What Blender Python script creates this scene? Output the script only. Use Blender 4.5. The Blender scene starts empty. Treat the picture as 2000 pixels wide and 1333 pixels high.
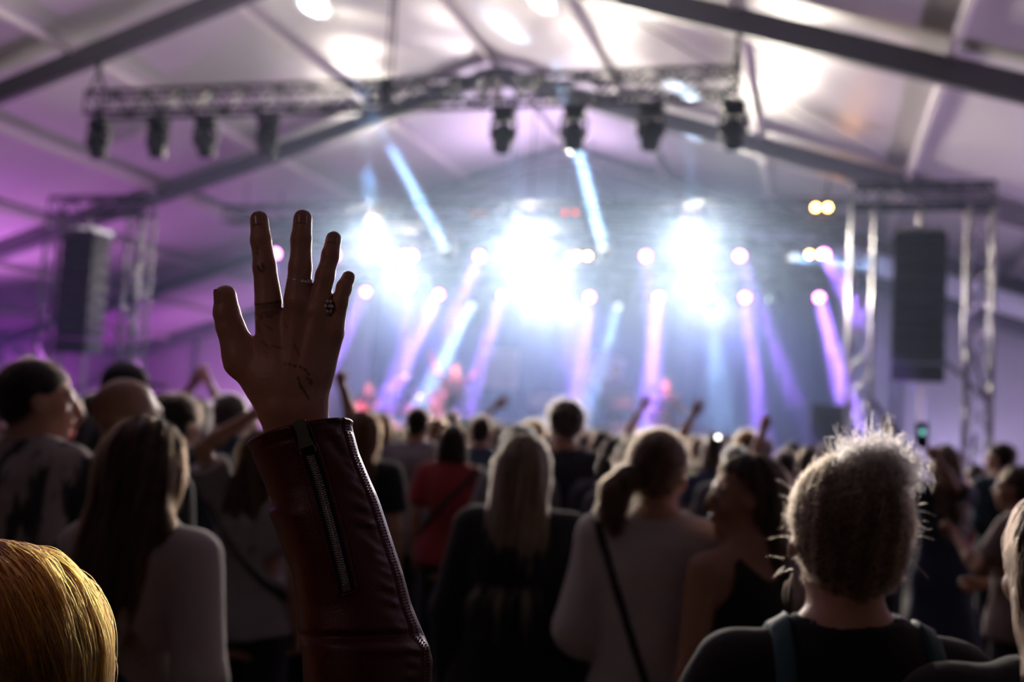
import bpy, math, random
import numpy as np
from mathutils import Vector, Matrix, Euler

random.seed(7); rng = np.random.default_rng(7)
SC = bpy.context.scene
COL = SC.collection
R = math.radians

# ------------------------------------------------------------------ camera
F = 35.0 / 36.0 * 2000.0
YAW, PITCH, ROLL = R(17.1), R(4.8), R(3.3)
CAM = np.array([0.0, 0.0, 1.68])
_f = np.array([-math.sin(YAW) * math.cos(PITCH), math.cos(YAW) * math.cos(PITCH), math.sin(PITCH)])
_r0 = np.array([math.cos(YAW), math.sin(YAW), 0.0]); _u0 = np.cross(_r0, _f)
_r = _r0 * math.cos(ROLL) + _u0 * math.sin(ROLL)
_u = -_r0 * math.sin(ROLL) + _u0 * math.cos(ROLL)

def at_d(px, py, d):
    """world point seen at pixel (px, py) of the photo, at view depth d"""
    return CAM + d * (_f + (px - 1000) / F * _r - (py - 666.5) / F * _u)

def at_y(px, py, Y):
    d = _f + (px - 1000) / F * _r - (py - 666.5) / F * _u
    return CAM + d * (Y / d[1])

cam_data = bpy.data.cameras.new('camera'); cam = bpy.data.objects.new('camera', cam_data); COL.objects.link(cam)
cam.matrix_world = Matrix(((_r[0], _u[0], -_f[0], CAM[0]), (_r[1], _u[1], -_f[1], CAM[1]), (_r[2], _u[2], -_f[2], CAM[2]), (0, 0, 0, 1)))
cam_data.lens = 35; cam_data.sensor_width = 36; cam_data.clip_start = 0.05
HAND_D = 0.92
cam_data.dof.use_dof = True; cam_data.dof.focus_distance = HAND_D; cam_data.dof.aperture_fstop = 3.3
SC.camera = cam

# ------------------------------------------------------------------ world, exposure
SC.view_settings.view_transform = 'Standard'; SC.view_settings.look = 'None'
SC.view_settings.gamma = 1.0; SC.view_settings.use_curve_mapping = False
SC.view_settings.exposure = 0.0
W = bpy.data.worlds.new('night'); SC.world = W; W.use_nodes = True
W.node_tree.nodes['Background'].inputs[0].default_value = (0.10, 0.075, 0.085, 1)
W.node_tree.nodes['Background'].inputs[1].default_value = 0.045
cy = SC.cycles
cy.max_bounces = 5; cy.diffuse_bounces = 2; cy.glossy_bounces = 2; cy.transmission_bounces = 3; cy.transparent_max_bounces = 8
cy.adaptive_threshold = 0.025; cy.volume_bounces = 0; cy.sample_clamp_indirect = 4.0; cy.caustics_reflective = False; cy.caustics_refractive = False

HAZE_DENSITY = 0.023     # thick around the stage
HAZE_THIN = 0.005        # thin over the crowd
HAZE_G = 0.60
WHITE_W = 1350.0      # blinders
PURPLE_W = 20.0      # purple wash lamps (narrow)
BEAM_W = 18.0        # narrow white beams
FILL_W = 130.0       # roof uplights
WARM_W = 5.0

def on_roof(px, py):
    d = _f + (px - 1000) / F * _r - (py - 666.5) / F * _u; t = np.linspace(3, 40, 8000); P = CAM + t[:, None] * d
    return P[np.argmax(P[:, 2] > 7.9 - 0.31 * np.abs(P[:, 0] + 5.5))]

def spot(name, loc, aim, energy, color, size, blend=0.3, radius=0.1, parent=None):
    l = bpy.data.lights.new(name, 'SPOT'); l.energy = energy; l.color = color
    l.spot_size = R(size); l.spot_blend = blend; l.shadow_soft_size = radius
    o = bpy.data.objects.new(name, l); COL.objects.link(o); o.location = Vector(loc)
    o.rotation_euler = Vector(aim).to_track_quat('-Z', 'Y').to_euler()
    return o

def disc(name, loc, aim, energy, color, size, spread):
    l = bpy.data.lights.new(name, 'AREA'); l.shape = 'DISK'; l.energy = energy; l.color = color
    l.size = size; l.spread = R(spread)
    o = bpy.data.objects.new(name, l); COL.objects.link(o); o.location = Vector(loc)
    o.rotation_euler = Vector(aim).to_track_quat('-Z', 'Y').to_euler()
    return o

# washes that colour the tent roof (unseen spots, placed to tint and lift it)
spot('uplight_left', (-17.5, 15.6, 0.6), (4.0, -2.2, 6.0), 1400, (0.80, 0.24, 1.0), 130, 0.8, 0.15)
spot('uplight_left_wall', (-19.0, 22.0, 0.5), (-0.5, 0.6, 1.2), 260, (0.6, 0.06, 0.9), 140, 0.8, 0.15)
spot('uplight_right', (7.5, 13.0, 0.6), (-4.0, -0.5, 6.0), 1650, (0.82, 0.58, 1.0), 130, 0.8, 0.15)
spot('crowd_roof_fill', (-5.5, 5.0, 3.4), (0.0, 0.55, 1.0), 700, (1.0, 0.86, 0.98), 130, 0.9, 0.2)  # bodiless fill added above the heads to lift the roof
spot('stage_roof_fill', (-5.5, 18.9, 5.7), (0.0, -0.1, 1.0), 420, (0.80, 0.58, 1.0), 160, 0.9, 0.2)  # fill added over the stage to brighten the roof behind it
for wx, we, wc in ((-16.0, 420, (0.75, 0.25, 1.0)), (-10.5, 300, (0.42, 0.40, 1.0)), (-1.0, 300, (0.42, 0.44, 1.0)), (3.5, 420, (0.60, 0.52, 1.0)), (7.5, 420, (0.66, 0.50, 0.95))):
    spot('wall_fill', (wx, 24.2, 0.4), (0.0, 0.62, 1.0), we, wc, 130, 0.9, 0.2)  # unseen fills added to brighten the gable wall
for wx in (-9.0, -5.5, -2.0): spot('blue_haze_fill', (wx, 22.6, 4.6), (0.0, -0.75, -0.9), 1100, (0.36, 0.29, 1.0), 110, 0.8, 0.2)  # fills added behind the band to turn the haze blue violet
spot('rear_fill', (-0.9, -0.4, 2.6), at_d(20, 1220, 0.9) - np.array([-0.9, -0.4, 2.6]), WARM_W, (1.0, 0.42, 0.08), 19, 0.6, 0.05)  # warm spot behind the camera, narrowed to the orange hair
spot('rear_fill', (-2.0, -3.0, 3.0), (0.15, 1.0, -0.22), 5, (1.0, 0.68, 0.60), 60, 0.9, 0.3)  # unseen broad fill added behind the camera for the backs
spot('rear_fill', (-1.6, -2.6, 2.9), at_d(590, 690, HAND_D) - np.array((-1.6, -2.6, 2.9)), 15, (1.0, 0.58, 0.52), 13, 0.8, 0.2)  # unseen spot added behind the camera to brighten the raised hand

for fx, fy in ((891, 735), (1301, 765), (722, 775), (790, 750), (1205, 735)):
    tgt = at_y(fx, fy, 17.2); src = np.array((tgt[0] * .5 - 2.0, 11.3, 5.2)); spot('band_fill', src, tgt - src, 9000, (1.0, 0.30, 0.55), 9, 0.7, 0.08)  # unseen pink spots added at crowd truss height to light the band

# ------------------------------------------------------------------ naming helpers
def tag(o, label=None, cat=None, group=None, kind=None):
    if label: o['label'] = label
    if cat: o['category'] = cat
    if group: o['group'] = group
    if kind: o['kind'] = kind
    return o

def empty(name, loc=(0, 0, 0), rz=0.0, parent=None):
    o = bpy.data.objects.new(name, None); COL.objects.link(o); o.location = Vector(loc); o.rotation_euler = (0, 0, rz)
    o.empty_display_size = 0.1
    if parent: o.parent = parent
    return o

def link(name, mesh, parent=None, mat=None):
    o = bpy.data.objects.new(name, mesh); COL.objects.link(o)
    if parent: o.parent = parent
    if mat is not None:
        if not mesh.materials: mesh.materials.append(mat)
        elif mesh.materials[0] is not mat:
            o.material_slots[0].link = 'OBJECT'; o.material_slots[0].material = mat
    return o

# ------------------------------------------------------------------ materials
def new_mat(name):
    m = bpy.data.materials.new(name); m.use_nodes = True
    return m, m.node_tree.nodes, m.node_tree.links, m.node_tree.nodes['Principled BSDF']

def mat(name, color, rough=0.6, metal=0.0, spec=0.5, noise=0.0, nscale=12.0, bump=0.0, bscale=60.0, sheen=0.0, sss=0.0, stretch=None):
    m, N, L, B = new_mat(name)
    B.inputs['Base Color'].default_value = (*color, 1); B.inputs['Roughness'].default_value = rough
    B.inputs['Metallic'].default_value = metal; B.inputs['Specular IOR Level'].default_value = spec
    if sheen: B.inputs['Sheen Weight'].default_value = sheen; B.inputs['Sheen Roughness'].default_value = 0.5
    if sss:
        B.inputs['Subsurface Weight'].default_value = sss; B.inputs['Subsurface Radius'].default_value = (1.0, 0.28, 0.15); B.inputs['Subsurface Scale'].default_value = 0.008
    tc = None
    if noise or bump:
        tc = N.new('ShaderNodeTexCoord'); src = tc.outputs['Object']
        if stretch:
            mp = N.new('ShaderNodeMapping'); mp.inputs['Scale'].default_value = stretch; L.new(src, mp.inputs[0]); src = mp.outputs[0]
    if noise:
        t = N.new('ShaderNodeTexNoise'); t.inputs['Scale'].default_value = nscale; t.inputs['Detail'].default_value = 4; L.new(src, t.inputs[0])
        mx = N.new('ShaderNodeMix'); mx.data_type = 'RGBA'
        mx.inputs[6].default_value = (*[c * (1 - noise) for c in color], 1); mx.inputs[7].default_value = (*[min(1, c * (1 + noise)) for c in color], 1)
        L.new(t.outputs[0], mx.inputs[0]); L.new(mx.outputs[2], B.inputs['Base Color'])
    if bump:
        t = N.new('ShaderNodeTexNoise'); t.inputs['Scale'].default_value = bscale; t.inputs['Detail'].default_value = 5; L.new(src, t.inputs[0])
        bp = N.new('ShaderNodeBump'); bp.inputs['Strength'].default_value = bump; bp.inputs['Distance'].default_value = 0.01
        L.new(t.outputs[0], bp.inputs['Height']); L.new(bp.outputs[0], B.inputs['Normal'])
    return m

def emit(name, color, strength):
    m = bpy.data.materials.new(name); m.use_nodes = True; N = m.node_tree.nodes; L = m.node_tree.links
    N.remove(N['Principled BSDF']); e = N.new('ShaderNodeEmission'); e.inputs[0].default_value = (*color, 1); e.inputs[1].default_value = strength
    L.new(e.outputs[0], N['Material Output'].inputs[0]); return m

def hair_mat(name, color, rough=0.35):
    m = bpy.data.materials.new(name); m.use_nodes = True; N = m.node_tree.nodes; L = m.node_tree.links
    N.remove(N['Principled BSDF']); h = N.new('ShaderNodeBsdfHairPrincipled'); h.parametrization = 'COLOR'
    h.inputs['Color'].default_value = (*color, 1); h.inputs['Roughness'].default_value = rough; h.inputs['Radial Roughness'].default_value = 0.4
    L.new(h.outputs[0], N['Material Output'].inputs[0]); return m

M = {}
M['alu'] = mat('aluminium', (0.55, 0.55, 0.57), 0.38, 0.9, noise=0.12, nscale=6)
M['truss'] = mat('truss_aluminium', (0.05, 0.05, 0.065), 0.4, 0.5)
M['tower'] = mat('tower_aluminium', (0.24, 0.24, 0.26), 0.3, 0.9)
M['rafter'] = mat('anodised_rafter', (0.16, 0.155, 0.18), 0.45, 0.3, noise=0.1, nscale=3)
M['purlin'] = mat('purlin_aluminium', (0.86, 0.82, 0.80), 0.4, 0.0)
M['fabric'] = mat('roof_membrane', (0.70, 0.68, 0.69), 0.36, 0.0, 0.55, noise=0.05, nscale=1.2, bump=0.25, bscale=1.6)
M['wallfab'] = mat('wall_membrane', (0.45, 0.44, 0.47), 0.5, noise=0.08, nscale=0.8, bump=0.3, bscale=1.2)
M['drape'] = mat('dark_drape', (0.05, 0.05, 0.06), 0.9, noise=0.3, nscale=3)
M['black'] = mat('black_plastic', (0.015, 0.015, 0.017), 0.45, bump=0.05)
M['cab'] = mat('speaker_paint', (0.028, 0.03, 0.033), 0.5, bump=0.15, bscale=120)
M['grille'] = mat('speaker_grille', (0.02, 0.021, 0.024), 0.6, bump=0.2, bscale=200)
M['steel'] = mat('steel', (0.5, 0.5, 0.5), 0.3, 1.0)
M['stage'] = mat('stage_deck', (0.03, 0.03, 0.03), 0.5, noise=0.2)
M['panel'] = mat('pale_panel', (0.62, 0.55, 0.6), 0.7)
M['cymbal'] = mat('cymbal_bronze', (0.75, 0.55, 0.30), 0.25, 1.0)
M['drum'] = mat('drum_shell', (0.30, 0.10, 0.22), 0.3)
M['wood'] = mat('guitar_lacquer', (0.35, 0.05, 0.06), 0.2)
M['lens_off'] = mat('dark_glass', (0.02, 0.022, 0.03), 0.08)
M['lens_white'] = emit('lamp_white', (0.90, 0.95, 1.0), 55)
M['lens_pink'] = emit('lamp_pink', (1.0, 0.24, 0.80), 16)
M['lens_paleblue'] = emit('lamp_blue_white', (0.75, 0.88, 1.0), 1.5)
M['lens_amber'] = emit('lamp_amber', (1.0, 0.42, 0.09), 60)
M['lens_red'] = emit('lamp_red', (1.0, 0.10, 0.05), 2.2)

# ------------------------------------------------------------------ plain mesh collector
class MB:
    def __init__(s): s.v = []; s.f = []; s.sm = []
    def _add(s, V, Fs, smooth):
        o = len(s.v); s.v.extend([tuple(map(float, p)) for p in V]); s.f.extend([tuple(i + o for i in f) for f in Fs]); s.sm.extend([smooth] * len(Fs)); return s
    def box(s, c, size, rot=None, bev=0.0):
        hx, hy, hz = [d / 2 for d in size]; Rm = np.array((rot if rot is not None else Matrix.Identity(3)))
        if bev <= 0:
            V = [np.array((x * hx, y * hy, z * hz)) for x in (-1, 1) for y in (-1, 1) for z in (-1, 1)]
            Fs = [(0, 1, 3, 2), (4, 6, 7, 5), (0, 4, 5, 1), (2, 3, 7, 6), (0, 2, 6, 4), (1, 5, 7, 3)]
        else:
            b = min(bev, hx * .9, hy * .9, hz * .9); V = []; idx = {}
            for x in (-1, 1):
                for y in (-1, 1):
                    for z in (-1, 1):
                        for k in range(3):
                            p = [x * hx, y * hy, z * hz]
                            for j in range(3):
                                if j != k: p[j] -= (x, y, z)[j] * b
                            idx[(x, y, z, k)] = len(V); V.append(np.array(p))
            Fs = []
            for k in range(3):
                a, c2 = [j for j in range(3) if j != k]
                for sgn in (-1, 1):
                    q = []
                    for (ua, uc) in ((-1, -1), (1, -1), (1, 1), (-1, 1)):
                        t = [0, 0, 0]; t[k] = sgn; t[a] = ua; t[c2] = uc; q.append(idx[(*t, k)])
                    Fs.append(tuple(q))
            for k in range(3):
                a, c2 = [j for j in range(3) if j != k]
                for ua in (-1, 1):
                    for uc in (-1, 1):
                        t0 = [0, 0, 0]; t0[a] = ua; t0[c2] = uc; t0[k] = -1; t1 = list(t0); t1[k] = 1
                        Fs.append((idx[(*t0, a)], idx[(*t1, a)], idx[(*t1, c2)], idx[(*t0, c2)]))
            for x in (-1, 1):
                for y in (-1, 1):
                    for z in (-1, 1): Fs.append(tuple(idx[(x, y, z, k)] for k in range(3)))
        V = [Rm @ p + np.array(c) for p in V]
        return s._add(V, Fs, False)
    def tube(s, pts, rad, n=8, caps=True):
        pts = [np.array(p, float) for p in pts]; rad = rad if hasattr(rad, '__len__') else [rad] * len(pts)
        V = []; Fs = []; up = None
        for i, p in enumerate(pts):
            t = pts[min(i + 1, len(pts) - 1)] - pts[max(i - 1, 0)]; t = t / (np.linalg.norm(t) + 1e-9)
            if up is None: up = np.array((0, 0, 1.)) if abs(t[2]) < .9 else np.array((1., 0, 0))
            a = np.cross(t, up); a /= np.linalg.norm(a); b = np.cross(a, t); up = b
            for k in range(n):
                w = 2 * math.pi * k / n; V.append(p + rad[i] * (math.cos(w) * a + math.sin(w) * b))
        for i in range(len(pts) - 1):
            for k in range(n): Fs.append((i * n + k, i * n + (k + 1) % n, (i + 1) * n + (k + 1) % n, (i + 1) * n + k))
        s._add(V, Fs, True)
        if caps:
            o = len(s.v) - len(V); s.f.append(tuple(o + k for k in range(n))[::-1]); s.sm.append(False)
            s.f.append(tuple(o + (len(pts) - 1) * n + k for k in range(n))); s.sm.append(False)
        return s
    def lathe(s, c, axis, prof, n=20):
        """prof: list of (distance along axis, radius)"""
        ax = np.array(axis, float); ax /= np.linalg.norm(ax); c = np.array(c, float)
        return s.tube_prof(c, ax, prof, n)
    def tube_prof(s, c, ax, prof, n):
        up = np.array((0, 0, 1.)) if abs(ax[2]) < .9 else np.array((1., 0, 0))
        a = np.cross(ax, up); a /= np.linalg.norm(a); b = np.cross(a, ax); V = []; Fs = []
        for (h, r) in prof:
            for k in range(n):
                w = 2 * math.pi * k / n; V.append(c + ax * h + max(r, 1e-4) * (math.cos(w) * a + math.sin(w) * b))
        for i in range(len(prof) - 1):
            for k in range(n): Fs.append((i * n + k, i * n + (k + 1) % n, (i + 1) * n + (k + 1) % n, (i + 1) * n + k))
        return s._add(V, Fs, True)
    def ball(s, c, rad, n=10):
        rad = np.array(rad if hasattr(rad, '__len__') else (rad,) * 3, float); V = []; Fs = []
        for i in range(n // 2 + 1):
            ph = math.pi * i / (n // 2)
            for k in range(n):
                w = 2 * math.pi * k / n; V.append(np.array(c) + rad * np.array((math.sin(ph) * math.cos(w), math.sin(ph) * math.sin(w), math.cos(ph))))
        for i in range(n // 2):
            for k in range(n): Fs.append((i * n + k, (i + 1) * n + k, (i + 1) * n + (k + 1) % n, i * n + (k + 1) % n))
        return s._add(V, Fs, True)
    def grid(s, P, smooth=True, wrap=False):
        P = np.asarray(P); n, m = P.shape[:2]; Fs = []
        mm = m if wrap else m - 1
        for i in range(n - 1):
            for j in range(mm): Fs.append((i * m + j, i * m + (j + 1) % m, (i + 1) * m + (j + 1) % m, (i + 1) * m + j))
        return s._add(P.reshape(-1, 3), Fs, smooth)
    def mesh(s, name):
        me = bpy.data.meshes.new(name); me.from_pydata(s.v, [], s.f); me.polygons.foreach_set('use_smooth', s.sm); me.update(); return me
    def build(s, name, m, parent=None): return link(name, s.mesh(name), parent, m)

# shared unit rod (radius 1, length 1 along z): chords, braces, cables
_rods = {}
def rod_mesh(m, n=8):
    k = (m.name, n)
    if k not in _rods:
        _rods[k] = MB().tube([(0, 0, 0), (0, 0, 1)], 1.0, n).mesh('rod'); _rods[k].materials.append(m)
    return _rods[k]

def rod(name, p0, p1, r, m, parent=None, n=8):
    p0 = Vector(p0); p1 = Vector(p1); d = p1 - p0
    o = bpy.data.objects.new(name, rod_mesh(m, n)); COL.objects.link(o)
    if parent: o.parent = parent
    o.location = p0; o.rotation_euler = d.to_track_quat('Z', 'Y').to_euler(); o.scale = (r, r, d.length)
    return o

def truss_run(root, A, B, w, pitch, up=(0, 0, 1), rc=0.025, rb=0.011, m=None, nb=5):
    """a box truss between A and B as chord and brace children of root (A, B in root space)"""
    m = m or M['truss']; A = Vector(A); B = Vector(B); t = (B - A).normalized(); u = Vector(up); v = t.cross(u).normalized(); u = v.cross(t).normalized()
    cs = [(-1, -1), (1, -1), (1, 1), (-1, 1)]; off = [(v * a + u * b) * (w / 2) for a, b in cs]
    for o in off: rod('chord', A + o, B + o, rc, m, root)
    L = (B - A).length; n = max(2, int(round(L / pitch)))
    for k in range(4):
        o0, o1 = off[k], off[(k + 1) % 4]
        for i in range(n):
            a = A + t * (L * i / n); b = A + t * (L * (i + 1) / n)
            rod('brace', a + (o0 if i % 2 else o1), b + (o1 if i % 2 else o0), rb, m, root, nb)
    for P in (A, B):
        for k in range(4): rod('end_bar', P + off[k], P + off[(k + 1) % 4], rb * 1.3, m, root, nb)

# ------------------------------------------------------------------ signed distance modelling
class Field:
    def __init__(s, lo, hi, h):
        s.h = h; s.lo = np.array(lo, np.float32); s.n = np.ceil((np.array(hi) - s.lo) / h).astype(int) + 1
        s.ax = [s.lo[i] + h * np.arange(s.n[i], dtype=np.float32) for i in range(3)]
        s.D = np.full(tuple(s.n), 1.0, np.float32)
    def sub(s, lo, hi):
        i0 = np.clip(np.floor((np.array(lo) - s.lo) / s.h).astype(int), 0, s.n); i1 = np.clip(np.ceil((np.array(hi) - s.lo) / s.h).astype(int) + 1, 0, s.n)
        sl = tuple(slice(a, b) for a, b in zip(i0, i1))
        X, Y, Z = [s.ax[i][sl[i]] for i in range(3)]
        return sl, X[:, None, None], Y[None, :, None], Z[None, None, :]
    def op(s, prim, k=0.02, mode='add'):
        lo, hi, fn = prim; pad = max(3 * s.h, k * 1.2)
        sl, X, Y, Z = s.sub(np.array(lo) - pad, np.array(hi) + pad)
        if 0 in s.D[sl].shape: return
        d = fn(X, Y, Z).astype(np.float32); D = s.D[sl]
        if mode == 'add':
            hh = np.maximum(k - np.abs(D - d), 0) / k; s.D[sl] = np.minimum(D, d) - hh * hh * k * 0.25
        elif mode == 'cut':
            hh = np.maximum(k - np.abs(D + d), 0) / k; s.D[sl] = np.maximum(D, -d) + hh * hh * k * 0.25
    def mesh(s, name, D=None):
        D = s.D if D is None else D
        V, Q = surface_nets(D, s.lo, s.h)
        return quad_mesh(name, V, Q)

def surface_nets(D, lo, h):
    D = D.copy(); D[[0, -1]] = 1; D[:, [0, -1]] = 1; D[:, :, [0, -1]] = 1
    neg = D < 0; nx, ny, nz = D.shape
    acc = np.zeros((nx - 1, ny - 1, nz - 1, 3), np.float32); cnt = np.zeros((nx - 1, ny - 1, nz - 1), np.float32)
    quads = []
    for ax in range(3):
        a = [slice(None)] * 3; b = [slice(None)] * 3; a[ax] = slice(0, -1); b[ax] = slice(1, None)
        da, db = D[tuple(a)], D[tuple(b)]; cr = neg[tuple(a)] != neg[tuple(b)]
        I = np.argwhere(cr); va = da[cr]; vb = db[cr]; t = va / (va - vb)
        P = I.astype(np.float32); P[:, ax] += t
        o1, o2 = [(1, 2), (2, 0), (0, 1)][ax]
        cells = []
        for (s1, s2) in ((-1, -1), (0, -1), (0, 0), (-1, 0)):
            J = I.copy(); J[:, o1] += s1; J[:, o2] += s2; cells.append(J)
            np.add.at(acc, (J[:, 0], J[:, 1], J[:, 2]), P); np.add.at(cnt, (J[:, 0], J[:, 1], J[:, 2]), 1)
        flip = va > 0
        q = np.stack(cells, 1); q[flip] = q[flip][:, ::-1]; quads.append(q)
    act = cnt > 0; idx = np.full(cnt.shape, -1, np.int64); idx[act] = np.arange(act.sum())
    V = acc[act] / cnt[act][:, None] * h + lo
    Q = np.concatenate(quads, 0); Q = idx[Q[..., 0], Q[..., 1], Q[..., 2]]
    return V, Q

def quad_mesh(name, V, Q, relax=1):
    for _ in range(relax):       # light smoothing that keeps the surface clean
        acc = np.zeros_like(V); c = np.zeros(len(V), np.float32)
        for i in range(4):
            a, b = Q[:, i], Q[:, (i + 1) % 4]
            np.add.at(acc, a, V[b]); np.add.at(acc, b, V[a]); np.add.at(c, a, 1); np.add.at(c, b, 1)
        V = V * 0.5 + 0.5 * acc / np.maximum(c, 1)[:, None]
    me = bpy.data.meshes.new(name); me.vertices.add(len(V)); me.vertices.foreach_set('co', V.astype(np.float32).ravel())
    me.loops.add(len(Q) * 4); me.loops.foreach_set('vertex_index', Q.astype(np.int32).ravel())
    me.polygons.add(len(Q)); me.polygons.foreach_set('loop_start', np.arange(len(Q), dtype=np.int32) * 4)
    me.polygons.foreach_set('use_smooth', np.ones(len(Q), bool)); me.update(calc_edges=True)
    return me

def mesh_arrays(me):
    n = len(me.vertices); co = np.empty(n * 3, np.float32); me.vertices.foreach_get('co', co)
    no = np.empty(n * 3, np.float32); me.vertices.foreach_get('normal', no); return co.reshape(-1, 3), no.reshape(-1, 3)

def capsule(a, b, ra, rb=None):
    a = np.array(a, np.float32); b = np.array(b, np.float32); rb = ra if rb is None else rb; ba = b - a; bb = max(float(ba @ ba), 1e-9); m = max(ra, rb)
    def fn(X, Y, Z):
        t = np.clip(((X - a[0]) * ba[0] + (Y - a[1]) * ba[1] + (Z - a[2]) * ba[2]) / bb, 0, 1)
        return np.sqrt((X - a[0] - t * ba[0]) ** 2 + (Y - a[1] - t * ba[1]) ** 2 + (Z - a[2] - t * ba[2]) ** 2) - (ra + (rb - ra) * t)
    return np.minimum(a, b) - m, np.maximum(a, b) + m, fn

def ellipsoid(c, r, Rm=None):
    c = np.array(c, np.float32); r = np.array(r, np.float32); m = float(r.max())
    def fn(X, Y, Z):
        x, y, z = X - c[0], Y - c[1], Z - c[2]
        if Rm is not None:
            x, y, z = [Rm[0, i] * x + Rm[1, i] * y + Rm[2, i] * z for i in range(3)]
        k0 = np.sqrt((x / r[0]) ** 2 + (y / r[1]) ** 2 + (z / r[2]) ** 2); k1 = np.sqrt((x / r[0] ** 2) ** 2 + (y / r[1] ** 2) ** 2 + (z / r[2] ** 2) ** 2) + 1e-6
        return k0 * (k0 - 1) / k1
    return c - m, c + m, fn

def profile(zs, hw, hd, cy=0.0, cx=0.0):
    zs = np.array(zs, np.float32); hw = np.array(hw, np.float32); hd = np.array(hd, np.float32); cyv = np.array(cy if hasattr(cy, '__len__') else [cy] * len(zs), np.float32)
    cxv = np.array(cx if hasattr(cx, '__len__') else [cx] * len(zs), np.float32)
    def fn(X, Y, Z):
        a = np.interp(Z, zs, hw); b = np.interp(Z, zs, hd); y = Y - np.interp(Z, zs, cyv); x = X - np.interp(Z, zs, cxv)
        k0 = np.sqrt((x / a) ** 2 + (y / b) ** 2) + 1e-6; k1 = np.sqrt((x / a ** 2) ** 2 + (y / b ** 2) ** 2) + 1e-6
        d = k0 * (k0 - 1) / k1
        return np.maximum(np.minimum(d, 0.3), np.maximum(zs[0] - Z, Z - zs[-1]))
    return np.array((cxv.min() - hw.max(), cyv.min() - hd.max(), zs[0])), np.array((cxv.max() + hw.max(), cyv.max() + hd.max(), zs[-1])), fn

def warp(prim, c, Rm):
    """place a primitive given in a local frame: world = c + Rm @ local"""
    lo, hi, fn = prim; c = np.array(c, np.float32); Rm = np.array(Rm, np.float32)
    cor = np.array([[x, y, z] for x in (lo[0], hi[0]) for y in (lo[1], hi[1]) for z in (lo[2], hi[2])]) @ Rm.T + c
    def g(X, Y, Z):
        x, y, z = X - c[0], Y - c[1], Z - c[2]
        return fn(Rm[0, 0] * x + Rm[1, 0] * y + Rm[2, 0] * z, Rm[0, 1] * x + Rm[1, 1] * y + Rm[2, 1] * z, Rm[0, 2] * x + Rm[1, 2] * y + Rm[2, 2] * z)
    return cor.min(0), cor.max(0), g

def strands(name, paths, radius, m, parent=None, taper=0.3):
    """paths (n, k, 3) -> one hair curves object"""
    n, k = paths.shape[:2]
    hc = bpy.data.hair_curves.new(name); hc.add_curves([k] * n)
    hc.attributes['position'].data.foreach_set('vector', paths.astype(np.float32).ravel())
    ra = hc.attributes.get('radius') or hc.attributes.new('radius', 'FLOAT', 'POINT')
    rr = np.tile(np.linspace(radius, radius * taper, k, dtype=np.float32), n); ra.data.foreach_set('value', rr)
    hc.materials.append(m); o = bpy.data.objects.new(name, hc); COL.objects.link(o)
    if parent: o.parent = parent
    o['kind'] = 'stuff'
    return o

# ================================================================== THE TENT
AX = -5.5; HALF = 15.0; SLOPE = 0.31
X0, X1 = AX - HALF, AX + HALF
FRAMES = [-4.0, 1.0, 6.05, 11.05, 16.0, 21.0, 26.0]
def roof_z(x): return 7.93 - SLOPE * abs(x - AX)

haze_m = bpy.data.materials.new('haze'); haze_m.use_nodes = True
N = haze_m.node_tree.nodes; N.remove(N['Principled BSDF']); v = N.new('ShaderNodeVolumeScatter')
v.inputs['Color'].default_value = (0.48, 0.68, 1.0, 1); v.inputs['Density'].default_value = HAZE_DENSITY; v.inputs['Anisotropy'].default_value = HAZE_G
haze_m.node_tree.links.new(v.outputs[0], N['Material Output'].inputs['Volume'])
hz = MB(); hz.grid([[(X0 + .2, 8.5, .02), (X1 - .2, 8.5, .02)], [(X0 + .2, 25.7, .02), (X1 - .2, 25.7, .02)]], False)
def prism(y0, y1, z0, inset):
    m = MB(); pts = [(X0 + .3, z0), (X1 - .3, z0), (X1 - .3, roof_z(X1) - inset), (AX, roof_z(AX) - inset), (X0 + .3, roof_z(X0) - inset)]
    V = [(x, y0, z) for x, z in pts] + [(x, y1, z) for x, z in pts]
    return m._add(V, [(0, 1, 2, 3, 4), (9, 8, 7, 6, 5)] + [(i, 5 + i, 5 + (i + 1) % 5, (i + 1) % 5) for i in range(5)], False)
tag(prism(14.7, 25.6, 0.05, 0.42).build('haze', haze_m), 'pale blue stage haze filling the tent around the stage lamps', 'haze', kind='stuff')
haze_t = haze_m.copy(); haze_t.name = 'haze_thin'; [nd for nd in haze_t.node_tree.nodes if nd.type == 'VOLUME_SCATTER'][0].inputs['Density'].default_value = HAZE_THIN
tag(prism(8.5, 14.6, 0.05, 0.42).build('haze', haze_t), 'thin veil of haze drifting over the crowd in front of the towers', 'haze', kind='stuff')

# ground
g, N, L, B = new_mat('trodden_grass'); tc = N.new('ShaderNodeTexCoord'); t = N.new('ShaderNodeTexNoise'); t.inputs['Scale'].default_value = 1.4; t.inputs['Detail'].default_value = 8
cr = N.new('ShaderNodeValToRGB'); cr.color_ramp.elements[0].color = (0.035, 0.05, 0.015, 1); cr.color_ramp.elements[1].color = (0.13, 0.11, 0.05, 1)
cr.color_ramp.elements[0].position = 0.35; cr.color_ramp.elements[1].position = 0.68
L.new(tc.outputs['Object'], t.inputs[0]); L.new(t.outputs[0], cr.inputs[0]); L.new(cr.outputs[0], B.inputs['Base Color']); B.inputs['Roughness'].default_value = 0.9
t2 = N.new('ShaderNodeTexNoise'); t2.inputs['Scale'].default_value = 45; t2.inputs['Detail'].default_value = 6; L.new(tc.outputs['Object'], t2.inputs[0])
bp = N.new('ShaderNodeBump'); bp.inputs['Distance'].default_value = 0.03; L.new(t2.outputs[0], bp.inputs['Height']); L.new(bp.outputs[0], B.inputs['Normal'])
xs = np.linspace(X0 - 3, X1 + 3, 60); ys = np.linspace(-8, 29, 60)
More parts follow.
